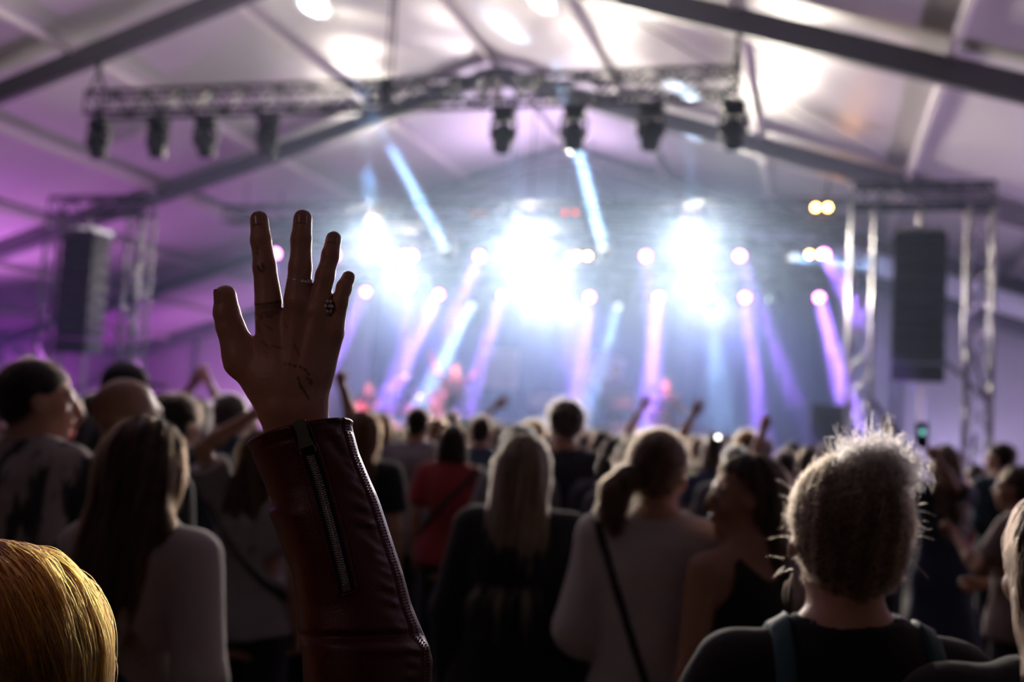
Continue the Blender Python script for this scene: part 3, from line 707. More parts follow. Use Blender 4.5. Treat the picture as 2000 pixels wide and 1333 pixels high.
def hand_prims(w, f, l, n, style):
    """wrist w, direction of the forearm f, sideways l (towards the thumb), n out of the palm"""
    P = []; w, f, l, n = [np.array(a, float) for a in (w, f, l, n)]
    for o in (-.022, 0, .022): P.append((capsule(w + f * .01 + l * o * .6, w + f * .082 + l * o * 1.25, .016, .0125), .012, 'add'))
    bend = {'open': (.12, .25), 'relaxed': (.7, 1.5), 'fist': (1.5, 3.0)}[style]; spr = {'open': .30, 'relaxed': .06, 'fist': 0}[style]
    for i, (o, ln) in enumerate(((.030, .92), (.010, 1.0), (-.010, .94), (-.029, .74))):
        a = w + f * (.088 - .004 * abs(i - 1)) + l * o; d0 = f + l * (o / .03) * spr; d0 /= np.linalg.norm(d0)
        d1 = d0 * math.cos(bend[0]) + n * math.sin(bend[0]); d2 = d0 * math.cos(bend[1]) + n * math.sin(bend[1])
        b = a + d1 * .044 * ln; c = b + d2 * .040 * ln
        P.append((capsule(a, b, .0105, .0095), .004, 'add')); P.append((capsule(b, c, .0095, .0085), .003, 'add'))
    t0 = w + f * .025 + l * .022 + n * .006; sp = {'open': 1.0, 'relaxed': .45, 'fist': .35}[style]
    t1 = t0 + f * .032 + l * .028 * sp + n * (.012 if style != 'open' else .004); t2 = t1 + f * .026 + l * .018 * (sp - .2) + n * (.014 if style == 'fist' else .002)
    P.append((capsule(t0, t1, .017, .0125), .012, 'add')); P.append((capsule(t1, t2, .0120, .0095), .004, 'add'))
    return P

def ik(S, Wt, bend, l1=.285, l2=.265):
    S = np.array(S, float); Wt = np.array(Wt, float); v = Wt - S; dd = np.linalg.norm(v); mx = (l1 + l2) * .985
    if dd > mx: Wt = S + v / dd * mx; v = Wt - S; dd = mx
    a = (l1 * l1 - l2 * l2 + dd * dd) / (2 * dd); h = math.sqrt(max(l1 * l1 - a * a, 0)); u = v / dd
    b = np.array(bend, float); b = b - u * (b @ u); b /= (np.linalg.norm(b) + 1e-9)
    return S + u * a + b * h, Wt

TORSO = {'m': ([.76, .85, .95, 1.05, 1.15, 1.25, 1.35, 1.42, 1.47, 1.50], [.135, .165, .168, .155, .152, .168, .182, .168, .105, .06], [.09, .118, .115, .102, .105, .118, .122, .105, .075, .055]),
         'f': ([.76, .85, .95, 1.05, 1.15, 1.25, 1.35, 1.42, 1.47, 1.50], [.140, .178, .170, .135, .128, .145, .160, .148, .090, .052], [.095, .125, .112, .090, .092, .112, .112, .095, .068, .050])}

class Fig: pass

def limbs(k, s, T, arms):
    """joint positions in unit space (height 1.75)"""
    sh = .185 if k == 'm' else .166; J = {}
    for nm, sd in (('L', -1), ('R', 1)):
        S = np.array((sd * sh, -.005, 1.425)); a = arms.get(nm, 'down')
        if isinstance(a, str):
            if a == 'down': E, Wr = np.array((sd * (sh + .055), -.03, 1.145)), np.array((sd * (sh + .06), .04, .885))
            elif a == 'front': E, Wr = np.array((sd * (sh + .045), -.02, 1.15)), np.array((sd * .09, .20, 1.10))
            elif a == 'bent': E, Wr = np.array((sd * (sh + .105), -.075, 1.165)), np.array((sd * .12, .17, 1.06))
            elif a == 'hip': E, Wr = np.array((sd * (sh + .13), -.03, 1.17)), np.array((sd * .17, .10, .98))
            elif a == 'phone': E, Wr = np.array((sd * (sh + .02), .12, 1.20)), np.array((sd * .06, .30, 1.36))
            elif a == 'up': E, Wr = ik(S, (sd * (sh + .05), .14, 1.93), (sd, .3, -.2))
            elif a == 'strum': E, Wr = np.array((sd * (sh + .10), -.02, 1.18)), np.array((sd * .08, .17, 1.08))
            elif a == 'fret': E, Wr = np.array((sd * (sh + .10), .02, 1.17)), np.array((sd * .38, .22, 1.22))
            style = 'relaxed'
        else:
            E, Wr = ik(S, a[0], a[1]); style = a[2] if len(a) > 2 else 'open'
        if isinstance(a, str) and a == 'up': style = 'open'
        if isinstance(a, str) and a in ('strum', 'fret', 'phone'): style = 'fist'
        f = Wr - E; f = f / np.linalg.norm(f)
        n = np.array((0, 1., 0)) if f[2] > .3 else np.array((-sd * 1., .25, 0)); n = n - f * (n @ f); n /= np.linalg.norm(n); l = np.cross(f, n) * (1 if sd > 0 else -1)
        if f[2] > .3: l = -np.cross(n, f) * sd
        J[nm] = (S, E, Wr, f, l, n, style)
    return J

def body_prims(k, J, hc, Rh, stance=0.0):
    zs, hw, hd = TORSO[k]; P = [(profile(zs, hw, hd, -.01), .02, 'add')]
    fe = k == 'f'
    P.append((capsule((0, -.012, 1.44), hc + Rh @ np.array((0, -.02, -.05)), .062 if not fe else .052, .055 if not fe else .047), .03, 'add'))
    for nm, sd in (('L', -1), ('R', 1)):
        S, E, Wr, f, l, n, style = J[nm]
        P.append((capsule((0, -.015, 1.49), S + np.array((-sd * .03, -.005, .0)), .045, .055 if not fe else .045), .05, 'add'))
        q = .88 if fe else 1.0
        P.append((capsule(S, E, .056 * q, .042 * q), .035, 'add')); P.append((capsule(E, E + (Wr - E) * .35, .041 * q, .044 * q), .02, 'add')); P.append((capsule(E + (Wr - E) * .3, Wr, .044 * q, .027 * q), .02, 'add'))
        P += hand_prims(Wr, f, l, n, style)
        x = sd * .092; xs = sd * (.10 + stance)
        P.append((capsule((x, 0, .88), (xs, .01, .48), .085, .055), .04, 'add')); P.append((capsule((xs, .008, .48), (xs, -.01, .30), .054, .056), .02, 'add')); P.append((capsule((xs, -.012, .30), (xs, -.02, .07), .056, .036), .02, 'add'))
        P.append((ellipsoid((xs + sd * .008, .05, .035), (.042, .12, .038)), .03, 'add'))
    if fe: 
        for sd in (-1, 1): P.append((ellipsoid((sd * .07, .085, 1.28), (.062, .055, .062)), .04, 'add'))
    return P + head_prims(hc, Rh)

def bounds(P, pad=.03):
    lo = np.min([p[0][0] for p in P], 0) - pad; hi = np.max([p[0][1] for p in P], 0) + pad; return lo, hi

def run(P, h):
    F_ = Field(*bounds(P), h)
    for p, k, m in P: F_.op(p, k, m)
    return F_

def shirt_prims(k, J, mg, sleeve, hem, flare=0.0, hood=False):
    zs, hw, hd = TORSO[k]; z2 = [z for z in zs if z > hem + .03]; f = lambda z, a: float(np.interp(z, zs, a))
    zz = [hem] + z2; loose = lambda z: mg * (1.7 if z < 1.2 else 1.0) + flare * max(0, (1.1 - z)) / .4
    Wd = [f(z, hw) + loose(z) for z in zz]; Dp = [f(z, hd) + loose(z) for z in zz]
    if mg > .018:                                   # loose cloth hangs from the shoulder blades
        for i, z in enumerate(zz):
            if z < 1.3: Wd[i] = max(Wd[i], .150 + mg * .8); Dp[i] = max(Dp[i], .112 + mg * .8)
    P = [(profile(zz, Wd, Dp, -.01), .02, 'add')]
    for nm, sd in (('L', -1), ('R', 1)):
        S, E, Wr = J[nm][:3]; q = .9 if k == 'f' else 1.0
        if sleeve != 'none': P.append((capsule((0, -.015, 1.485), S + np.array((-sd * .03, -.005, 0)), .047 + mg * .5, .055 * q + mg), .05, 'add'))
        if sleeve == 'short':
            e = S + (E - S) * .72; P.append((capsule(S, e, .058 * q + mg, .056 * q + mg * 1.5), .03, 'add')); u = (E - S) / np.linalg.norm(E - S)
            P.append(((e - .15, e + .15, lambda X, Y, Z, e=e, u=u: np.maximum(-((X - e[0]) * u[0] + (Y - e[1]) * u[1] + (Z - e[2]) * u[2]) , np.sqrt((X - e[0]) ** 2 + (Y - e[1]) ** 2 + (Z - e[2]) ** 2) - .13)), .004, 'cut'))
        elif sleeve == 'half':
            P.append((capsule(S, E, .058 * q + mg, .056 * q + mg * 1.5), .03, 'add')); P.append((capsule(E, E + (Wr - E) * .25, .056 * q + mg * 1.4, .054 * q + mg * 1.4), .02, 'add'))
        elif sleeve == 'long':
            P.append((capsule(S, E, .058 * q + mg, .050 * q + mg), .03, 'add')); P.append((capsule(E, Wr - (Wr - E) * .03, .050 * q + mg, .034 * q + mg * .8), .02, 'add'))
    nk = .070 if k == 'm' else .062
    P.append((capsule((0, -.012, 1.475), (0, 0, 1.75), nk, nk * 1.35), .012, 'cut'))
    if sleeve == 'none':                             # tank top: deep armholes and straps
        for sd in (-1, 1): P.append((ellipsoid((sd * .185, -.01, 1.44), (.085, .16, .13)), .01, 'cut'))
        P.append((ellipsoid((0, -.01, 1.50), (.085, .2, .11)), .01, 'cut'))
    return P

def ripple(F_, amp, seed, zf=1.0):
    X, Y, Z = np.meshgrid(*F_.ax, indexing='ij', sparse=True); r = np.random.default_rng(seed); d = 0
    for _ in range(5):
        a = r.normal(size=3) * (11, 11, 17 * zf); p = r.uniform(0, 6.28); d = d + np.sin(a[0] * X + a[1] * Y + a[2] * Z + p)
    F_.D += (amp * d * .5).astype(np.float32)

def hair_prims(style, hc, Rh, seed=0, hl=0.0):
    if style == 'none': return []
    r = np.random.default_rng(seed); P = []
    def add(p, k=.02, m='add'): P.append((warp(p, hc, Rh), k, m))
    thick = {'short': 0, 'buzz': -.006, 'curly': .014, 'afro': .03}.get(style, .004)
    add(ellipsoid((0, -.024, .034), (.081 + thick, .101 + thick, .091 + thick)))
    add(ellipsoid((0, -.045, -.03), ((.060 if style in ('updo', 'pony', 'short') else .072) + thick, .064 + thick, .068)), .03)
    # hairline: keep what lies behind a slanted plane over brow and ears
    add((np.array((-.2, -.05, -.25)), np.array((.2, .25, .09)), lambda X, Y, Z: np.maximum(.035 - hl - (Y * .80 - (Z - .02) * .60), Z - .075)), .012, 'cut')
    if style in ('short', 'buzz', 'curly', 'cap', 'updo', 'pony'):
        add((np.array((-.2, -.25, -.3)), np.array((.2, .2, -.03)), lambda X, Y, Z: Z + .100 + Y * .30 - 8 * X * X), .012, 'cut')
        for s in (-1, 1): add(ellipsoid((s * .085, .012, -.03), (.022, .030, .040)), .008, 'cut')
    if style == 'curly':
        for _ in range(46):
            a = r.normal(size=3); a /= np.linalg.norm(a); a[2] = abs(a[2]) * .9 - .1; a[1] -= .2
            add(ellipsoid(np.array((0, -.02, .035)) + a * (.078, .098, .09), (.026,) * 3), .012)
    if style == 'long':
        wob = lambda: r.uniform(-.006, .006)
        zs = [-.36, -.30, -.22, -.12, -.04, .04]; c = np.array(hc)
        p = profile([c[2] + z for z in zs], [.085, .105, .112, .102, .096, .082], [.022, .036, .046, .055, .062, .06], [c[1] + y for y in (-.125, -.120, -.108, -.082, -.060, -.04)], [c[0] + wob() for _ in zs])
        if hl > 0: p = warp(profile(zs, [.060, .075, .080, .076, .074, .070], [.030, .045, .055, .060, .062, .06], [-.095, -.095, -.085, -.070, -.055, -.04]), hc, Rh)
        P.append((p, .035, 'add'))
    if style == 'bob':
        c = np.array(hc); p = profile([c[2] + z for z in (-.20, -.15, -.07, .0, .05)], [.088, .104, .104, .096, .08], [.052, .068, .076, .08, .07], c[1] - .035, c[0]); P.append((p, .03, 'add'))
        add((np.array((-.1, .03, -.3)), np.array((.1, .3, .04)), lambda X, Y, Z: np.maximum(np.maximum(.055 - Y, np.abs(X) - .062), Z - .03)), .012, 'cut')
    return P

def make_hair(root, s, style, hc, Rh, cols, near, seed, name='hair', extra=None, nstr=None, rad=None, flow=None, length=None, ripple_amp=None, h=None, hl=0.0, col2=None):
    P = hair_prims(style, hc, Rh, seed, hl) + (extra or [])
    h = h or (.006 if near else .010); lo, hi = bounds(P, .05); F_ = Field(lo, hi, h)
    for p, k, m in P:
        lo_, hi_, fn = p; F_.op((np.array(lo_) - .03, np.array(hi_) + .03, fn), k, m)
    if style in ('long', 'bob') or ripple_amp:
        X, Y, Z = np.meshgrid(*F_.ax, indexing='ij', sparse=True); an = np.arctan2(X - hc[0], -(Y - hc[1]) + .02)
        F_.D += ((ripple_amp or .0035) * (np.sin(an * 13 + Z * 9 + seed) + .6 * np.sin(an * 29 - Z * 14))).astype(np.float32)
    hm, hb = hairmats(cols); V, Q = surface_nets(F_.D, F_.lo, F_.h)
    ho = link(name, quad_mesh(name, V * s, Q, 1), root, hb)
    # strands follow the surface
    n = nstr if nstr is not None else (2600 if near else 700); r = np.random.default_rng(seed + 5)
    if n:
        k = 9; idx = r.integers(0, len(V), n); p = V[idx].astype(np.float32); G = np.stack(np.gradient(F_.D, h), -1)
        L_ = length or {'short': .035, 'buzz': .012, 'curly': .05, 'long': .20, 'bob': .12, 'pony': .08, 'updo': .08, 'cap': .03}.get(style, .05)
        ln = L_ * r.uniform(.5, 1.2, n)[:, None]; jit = r.normal(0, .22, (n, 3)); path = np.zeros((n, k, 3), np.float32); wav = r.uniform(0, 6.28, n)
        liftm = {'short': .012, 'curly': .022, 'buzz': .006, 'long': .006, 'bob': .006}.get(style, .006) * r.uniform(.2, 1.6, n)
        def look(A, q):
            ii = np.clip(np.round((q - F_.lo) / h).astype(int), 0, np.array(F_.D.shape) - 1); return A[ii[:, 0], ii[:, 1], ii[:, 2]]
        for j in range(k):
            path[:, j] = p
            g = look(G, p); g /= (np.linalg.norm(g, axis=1, keepdims=True) + 1e-6); d = look(F_.D, p)
            fl = (flow(p) if flow is not None else np.tile(np.array((0, -.25, -1.0)), (n, 1))) + jit * (.5 if style in ('long', 'bob') else 1.2)
            fl = fl - g * (fl * g).sum(1, keepdims=True) * .9; fl /= (np.linalg.norm(fl, axis=1, keepdims=True) + 1e-6)
            step = fl * ln / (k - 1) + .0015 * np.sin(wav + j * 1.1)[:, None] * jit
            cor = np.clip((liftm * (j / (k - 1)) - .001 - d), -.004, .006)[:, None] * g
            p = p + step + cor
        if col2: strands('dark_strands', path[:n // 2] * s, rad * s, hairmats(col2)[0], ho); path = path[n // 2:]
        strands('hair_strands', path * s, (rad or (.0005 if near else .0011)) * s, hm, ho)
    return ho

HIPW = .1
def person(px, top, d, k='f', yaw=0, hyaw=0, hpitch=0, hair='long', hcol=(.05, .03, .02), skin='a', top_col=(.05, .05, .06), sleeve='short', hem=.86, mg=.014, pants=(.02, .02, .028), arms=None, label='', group=None,
           near=False, dress=None, straps=(), z0=0.0, top_mat=None, at=None, htilt=0, res=None, hair_kw=None, top_name='shirt', shoes=(.02, .02, .02), Hmax=None, eyes=True, extra_hair=None, lips=False, chest=None, face_px=None):
    P0 = at_d(px, top, d) if at is None else np.array(at, float)
    H = P0[2] - z0 - (.012 if hair not in ('bald',) else 0)
    s = H / 1.75; seed = int(abs(px) * 7 + abs(top))
    yw = R(yaw); root = empty('person', (P0[0], P0[1], z0), yw); tag(root, label, 'person', group)
    Rz = rotz(yw)
    def loc(w): return (Rz.T @ (np.array(w, float) - np.array((P0[0], P0[1], z0)))) / s
    A_ = {}
    for nm, a in (arms or {}).items():
        if isinstance(a, tuple): A_[nm] = (loc(a[0]), a[1], a[2] if len(a) > 2 else 'open')
        else: A_[nm] = a
    hc = np.array((0, .012, 1.75 - .115)); Rh = rotz(R(hyaw)) @ roty(R(htilt)) @ rotx(R(hpitch))
    J = limbs(k, s, None, A_); h = res or (.0095 if near else .0145)
    F_ = run(body_prims(k, J, hc, Rh), h); V, Q = surface_nets(F_.D, F_.lo, F_.h)
    body = link('body', quad_mesh('body', V * s, Q, 1), root, SKIN[skin])
    # upper garment
    SP = shirt_prims(k, J, mg, sleeve, hem if dress is None else .80)
    if dress is not None:
        SP.insert(1, (profile([dress, .6, .80, .90, .98], [.27, .235, .195, .185, .16], [.22, .19, .15, .135, .11], -.01), .04, 'add'))
    G_ = run(SP, h); ripple(G_, .006 if mg > .018 else .0035, seed, .6)
    V, Q = surface_nets(G_.D, G_.lo, G_.h)
    tm = top_mat or cloth(top_col); top_o = link('dress' if dress is not None else top_name, quad_mesh('top', V * s, Q, 1), root, tm)
    for (nx, off, wd, col, zmin) in straps:         # a strap is the slice of a shell just over the cloth
        nv = np.array(nx, float); nv /= np.linalg.norm(nv); X, Y, Z = np.meshgrid(*G_.ax, indexing='ij', sparse=True)
        D = np.maximum(np.maximum(G_.D - .009, np.abs(X * nv[0] + Y * nv[1] + Z * nv[2] - off) - wd / 2), np.maximum(zmin - Z, np.abs(X) - .21))
        V, Q = surface_nets(D, G_.lo, G_.h)
        if len(V): link('strap', quad_mesh('strap', V * s, Q, 1), root, cloth(col, 'leather'))
    # lower garment and shoes
    if dress is None or dress > .9:
        LP = [(profile([.80, .85, .95, .99], [.15, .185, .185, .168], [.11, .132, .128, .118], -.01), .03, 'add')]
        for sd in (-1, 1):
            LP.append((capsule((sd * .092, 0, .86), (sd * .10, .01, .48), .100, .084), .03, 'add')); LP.append((capsule((sd * .10, .01, .48), (sd * .10, -.012, .08), .084, .070), .02, 'add'))
        LP.append(((np.array((-.3, -.3, -.1)), np.array((.3, .3, .08)), lambda X, Y, Z: Z - .050 + 0 * X + 0 * Y), .004, 'cut'))
        L_ = run(LP, max(h, .012)); ripple(L_, .003, seed + 1, .4); V, Q = surface_nets(L_.D, L_.lo, L_.h); link('trousers', quad_mesh('trousers', V * s, Q, 1), root, cloth(pants))
    global SHOE
    if SHOE is None:
        f = run([(ellipsoid((0, .05, .045), (.052, .140, .048)), .02, 'add'), (capsule((0, -.03, .06), (0, -.03, .10), .05), .03, 'add'), ((np.array((-.1, -.2, -.1)), np.array((.1, .25, .012)), lambda X, Y, Z: Z - .002 + 0 * X + 0 * Y), .003, 'cut')], .012)
        V, Q = surface_nets(f.D, f.lo, f.h); SHOE = quad_mesh('shoe', V, Q, 1); SHOE.materials.append(cloth((.02, .02, .022), 'leather'))
    for sd in (-1, 1):
        o = link('shoe', SHOE, root); o.location = (sd * .106 * s, 0, 0); o.scale = (s,) * 3
    # face
    if eyes:
        for sd in (-1, 1):
            e = link('eye', EYE, root); e.location = Vector(hc + Rh @ np.array((sd * .032, .082, .006))) * s; e.rotation_euler = Matrix(Rh.tolist()).to_euler(); e.scale = (s,) * 3
            link('iris', IRIS, e)
    if lips:
        lp = run([(warp(ellipsoid((0, .0965, -.056), (.023, .011, .0065)), hc, Rh), .004, 'add'), (warp(ellipsoid((0, .0945, -.067), (.020, .011, .0075)), hc, Rh), .004, 'add')], .003)
        V, Q = surface_nets(lp.D, lp.lo, lp.h); link('lips', quad_mesh('lips', V * s, Q, 1), root, mat('lip_colour', (.42, .12, .11), .4))
    ex = extra_hair(hc, Rh) if extra_hair else None
    if hair not in ('bald', 'cap'): make_hair(root, s, hair, hc, Rh, hcol, near, seed, extra=ex, **(hair_kw or {}))
    elif hair == 'bald': make_hair(root, s, 'buzz', hc, Rh, hcol, near, seed, nstr=0, h=.012) if False else None
    elif hair == 'cap':
        cp = [(warp(ellipsoid((0, -.015, .045), (.086, .106, .085)), hc, Rh), .01, 'add'), (warp((np.array((-.2, -.2, -.2)), np.array((.2, .25, .035)), lambda X, Y, Z: Z - .03 + 0 * X + 0 * Y), hc, Rh), .006, 'cut'), (warp(ellipsoid((0, .115, .032), (.07, .075, .008)), hc, Rh), .012, 'add')]
        c_ = run(cp, .009); V, Q = surface_nets(c_.D, c_.lo, c_.h); link('cap', quad_mesh('cap', V * s, Q, 1), root, cloth(hcol)); make_hair(root, s, 'short', hc + Rh @ np.array((0, 0, -.02)), Rh, (.03, .02, .015), False, seed, nstr=60)
    return root, s, hc, Rh, J, loc

# ================================================================== THE WOMAN WITH THE RAISED HAND (in focus)
PXM = HAND_D / F                                  # metres per photo pixel at the focal plane
HO = at_d(600, 800, HAND_D)
AXH = np.stack([_r, _u, -_f], 1)                  # hand frame: x right, y up, w towards the camera
def hp(px, py, w=0.0): return (np.array((px - 600, -(py - 800), 0.0)) * PXM * (1 - w / HAND_D) + np.array((0, 0, w)))
def hworld(V): return HO + np.asarray(V) @ AXH.T

hero_top = at_d(2, 1062, 0.90); HERO_H = hero_top[2] - .012; hs = HERO_H / 1.75
hero = tag(empty('person', (hero_top[0], hero_top[1], 0), YAW), 'woman with amber lit orange hair in a red leather jacket raising her ringed right hand', 'person')
HR = rotz(YAW); hloc = lambda w: (HR.T @ (np.asarray(w) - np.array((hero_top[0], hero_top[1], 0))).T).T

def hero_hand():
    P = []
    def c(a, b, ra, rb, k): P.append((capsule(hp(*a), hp(*b), ra, rb), k, 'add'))
    # metacarpals, heel of the hand, wrist and forearm
    c((541, 790, 0), (524, 616, .003), .0165, .0118, .012); c((562, 790, .002), (583, 604, .004), .0165, .0112, .012)
    c((588, 786, 0), (622, 624, .002), .0165, .0100, .012); c((606, 782, -.002), (650, 656, -.003), .0150, .0094, .012)
    c((520, 745, -.004), (600, 720, -.004), .017, .016, .015)
    c((552, 812, 0), (572, 960, .002), .0185, .022, .012); c((600, 802, 0), (640, 960, .002), .0165, .021, .012)
    # thumb
    c((545, 778, -.006), (474, 700, -.004), .0205, .0168, .014); c((471, 704, -.003), (450, 640, 0), .0168, .0128, .008); c((450, 640, 0), (443, 612, .001), .0125, .0116, .004); c((443, 612, .001), (441, 578, .002), .0117, .0102, .004)
    # fingers: knuckle, middle joint, end joint, tip
    for pts, rr in (([(526, 590, .003), (518, 522, .002), (510, 470, .000), (505, 430, -.003)], [.0126, .0104, .0092, .0084]),
                    ([(583, 585, .004), (588, 522, .003), (589, 468, .001), (590, 428, -.003)], [.0128, .0104, .0093, .0086]),
                    ([(620, 606, .002), (635.5, 540, .001), (645, 500, -.001), (649.5, 468, -.005)], [.0102, .0086, .0079, .0073]),
                    ([(651, 650, -.003), (662, 590, -.004), (670, 563, -.005), (677, 544, -.008)], [.0093, .0075, .0069, .0064])):
        for j in range(3): c(pts[j], pts[j + 1], rr[j], rr[j + 1], .002 if j else .002)
        for j in (1, 2): P.append((ellipsoid(hp(*pts[j]) + np.array((0, 0, rr[j] * .25)), (rr[j] * .96, rr[j] * 1.2, rr[j] * .80)), .003, 'add'))
    for px, py, w in ((524, 598, .010), (584, 590, .0112), (624, 606, .0085), (653, 644, .003)): P.append((ellipsoid(hp(px, py, w), (.0075, .009, .006)), .008, 'add'))
    for a, b in (((556, 760), (527, 625)), ((570, 760), (582, 620)), ((590, 760), (620, 635))): P.append((capsule(hp(*a, .0135), hp(*b, .0105), .003, .0026), .008, 'add'))
    f = run(P, .00125); return surface_nets(f.D, f.lo, f.h)
HV, HQ = hero_hand()
# ink: fine tattoos on the back of the hand, by distance to short strokes (photo pixels)
pxy = np.stack([600 + HV[:, 0] / PXM / (1 - HV[:, 2] / HAND_D), 800 - HV[:, 1] / PXM / (1 - HV[:, 2] / HAND_D)], 1)
z1 = lambda x, y: (380 + x / 2.778, 380 + y / 2.778)
STROKES = [([(335, 592), (400, 588), (490, 578)], 2.2, .75)]
for x, y in ((512, 912), (540, 915), (568, 924), (600, 930), (624, 944), (640, 968), (636, 992), (652, 1004), (648, 1018)): STROKES.append(([(x - 4, y - 3), (x + 4, y + 3)], 2.0, .9))
for pts in ([(585, 985), (592, 1010), (606, 1040)], [(600, 1030), (618, 1062), (640, 1100)], [(590, 1000), (600, 1045)], [(562, 808), (572, 830)], [(578, 836), (587, 872)], [(352, 285), (358, 296)], [(350, 312), (360, 320)], [(356, 382), (372, 410), (392, 412)], [(384, 372), (392, 396)],
            [(362, 640), (380, 668)], [(384, 636), (384, 664)], [(398, 632), (416, 660)], [(418, 634), (430, 662)], [(440, 628), (440, 656)], [(446, 640), (462, 636)], [(360, 612), (420, 604)], [(430, 604), (500, 606)], [(350, 700), (372, 740)], [(400, 700), (440, 730)], [(380, 790), (430, 830)], [(440, 815), (500, 830)], [(508, 700), (520, 716)]):
    STROKES.append((pts, 2.0, .8 if pts[0][1] > 900 or pts[0][1] < 420 else .42))
ink = np.zeros(len(HV), np.float32)
for pts, wd, st_ in STROKES:
    q = [np.array(z1(*p)) for p in pts]
    for a, b in zip(q[:-1], q[1:]):
        t = np.clip(((pxy - a) @ (b - a)) / ((b - a) @ (b - a) + 1e-6), 0, 1); dd = np.linalg.norm(pxy - a - t[:, None] * (b - a), axis=1)
        ink = np.maximum(ink, st_ * np.clip(1.6 - dd / wd, 0, 1) * (HV[:, 2] > .002))
# the rest of her body: one coarse field, joined into the same mesh
J0 = limbs('f', hs, None, {})
elbow_w = at_d(772, 1490, HAND_D - .035); wrist_w = at_d(578, 830, HAND_D)
S_ = np.array((.166, -.005, 1.425)); El = hloc(elbow_w) / hs; Wl = hloc(wrist_w) / hs
hhc = np.array((0, .012, 1.75 - .115)); hRh = rotz(R(-6))
BP = [p for p in body_prims('f', J0, hhc, hRh)]
keep = []; 
zs, hw, hd = TORSO['f']
Jb = dict(J0); 
def hero_body():
    P = [(profile(zs, hw, hd, -.01), .02, 'add'), (capsule((0, -.012, 1.44), hhc + np.array((0, -.02, -.05)), .052, .047), .03, 'add')]
    full = body_prims('f', {'L': J0['L'], 'R': J0['L']}, hhc, hRh)       # left side twice: drops the lowered right arm
    P = full
    for sd in (1,): P.append((capsule((0, -.015, 1.49), S_, .045, .045), .05, 'add'))
    P.append((capsule(S_, El, .050, .040), .035, 'add')); P.append((capsule(El, El + (Wl - El) * .8, .040, .026), .02, 'add'))
    f = run(P, .011); return surface_nets(f.D, f.lo, f.h)
BV, BQ = hero_body(); HW_ = hloc(hworld(HV))
Vall = np.concatenate([HW_, BV * hs]).astype(np.float32)
def relax(V, Q):
    acc = np.zeros_like(V); c = np.zeros(len(V), np.float32)
    for i in range(4):
        a, b = Q[:, i], Q[:, (i + 1) % 4]; np.add.at(acc, a, V[b]); np.add.at(acc, b, V[a]); np.add.at(c, a, 1); np.add.at(c, b, 1)
    return V * .5 + .5 * acc / np.maximum(c, 1)[:, None]
hm_ = quad_mesh('body', Vall, np.concatenate([HQ, BQ + len(HV)]), 2)
at_ink = hm_.attributes.new('ink', 'FLOAT', 'POINT'); at_ink.data.foreach_set('value', np.concatenate([ink, np.zeros(len(BV), np.float32)]))
sk, N, L, B = new_mat('skin_hand'); B.inputs['Roughness'].default_value = .42; B.inputs['Subsurface Weight'].default_value = .35; B.inputs['Subsurface Radius'].default_value = (1.0, .25, .12); B.inputs['Subsurface Scale'].default_value = .007
a_ = N.new('ShaderNodeAttribute'); a_.attribute_name = 'ink'; tc = N.new('ShaderNodeTexCoord'); t = N.new('ShaderNodeTexNoise'); t.inputs['Scale'].default_value = 55; t.inputs['Detail'].default_value = 6; L.new(tc.outputs['Object'], t.inputs[0])
m1 = N.new('ShaderNodeMix'); m1.data_type = 'RGBA'; m1.inputs[6].default_value = (.50, .25, .185, 1); m1.inputs[7].default_value = (.62, .34, .27, 1); L.new(t.outputs[0], m1.inputs[0])
m2 = N.new('ShaderNodeMix'); m2.data_type = 'RGBA'; L.new(a_.outputs['Fac'], m2.inputs[0]); L.new(m1.outputs[2], m2.inputs[6]); m2.inputs[7].default_value = (.05, .045, .055, 1); L.new(m2.outputs[2], B.inputs['Base Color'])
t2 = N.new('ShaderNodeTexNoise'); t2.inputs['Scale'].default_value = 420; t2.inputs['Detail'].default_value = 4; L.new(tc.outputs['Object'], t2.inputs[0]); bp = N.new('ShaderNodeBump'); bp.inputs['Distance'].default_value = .0012; bp.inputs['Strength'].default_value = .35; L.new(t2.outputs[0], bp.inputs['Height']); L.new(bp.outputs[0], B.inputs['Normal'])
link('body', hm_, hero, sk)
# fingernails
nail_m = mat('fingernail', (.50, .27, .22), .25)
for tip, prev, r in (((505, 430, -.003), (510, 470, 0), .0084), ((590, 428, -.003), (589, 468, .001), .0086), ((649.5, 468, -.005), (645, 500, -.001), .0073), ((677, 544, -.008), (670, 563, -.005), .0064)):
    a = hp(*tip); b = hp(*prev); u = (a - b) / np.linalg.norm(a - b); sx = np.cross(u, (0, 0, 1.)); sx /= np.linalg.norm(sx); nn = np.cross(sx, u); rows = []
    for i in np.linspace(-.75, .55, 9):
        wdt = .62 * (1 if i < .2 else math.sqrt(max(.05, 1 - ((i - .2) / .40) ** 2))); rows.append([hloc(hworld(a + u * i * r * 1.15 + sx * math.sin(q * wdt * 1.15) * r * .98 + nn * (math.cos(q * wdt * 1.15) * r * (1.05 - max(0, i - .2) * .35) + .0001))) for q in np.linspace(-1, 1, 9)])
    o = MB().grid(np.array(rows)).build('fingernail', nail_m, hero); md = o.modifiers.new('s', 'SOLIDIFY'); md.thickness = .0006
rows = []
for i in np.linspace(-.95, .42, 9):                  # thumb nail, seen from its side
    c = hp(440.5, 576, .002); u = np.array((-.06, 1, 0)); sx = np.array((.75, .05, .65)); nn = np.array((-.65, 0, .75)); wdt = .6 * (1 if i < .1 else math.sqrt(max(.05, 1 - ((i - .1) / .34) ** 2)))
    rows.append([hloc(hworld(c + u * i * .0118 + sx * math.sin(q * wdt * 1.1) * .0100 + nn * (math.cos(q * wdt * 1.1) * .0106 + .0001 - max(0, i - .2) * .002))) for q in np.linspace(-1, 1, 9)])
MB().grid(np.array(rows)).build('fingernail', nail_m, hero)
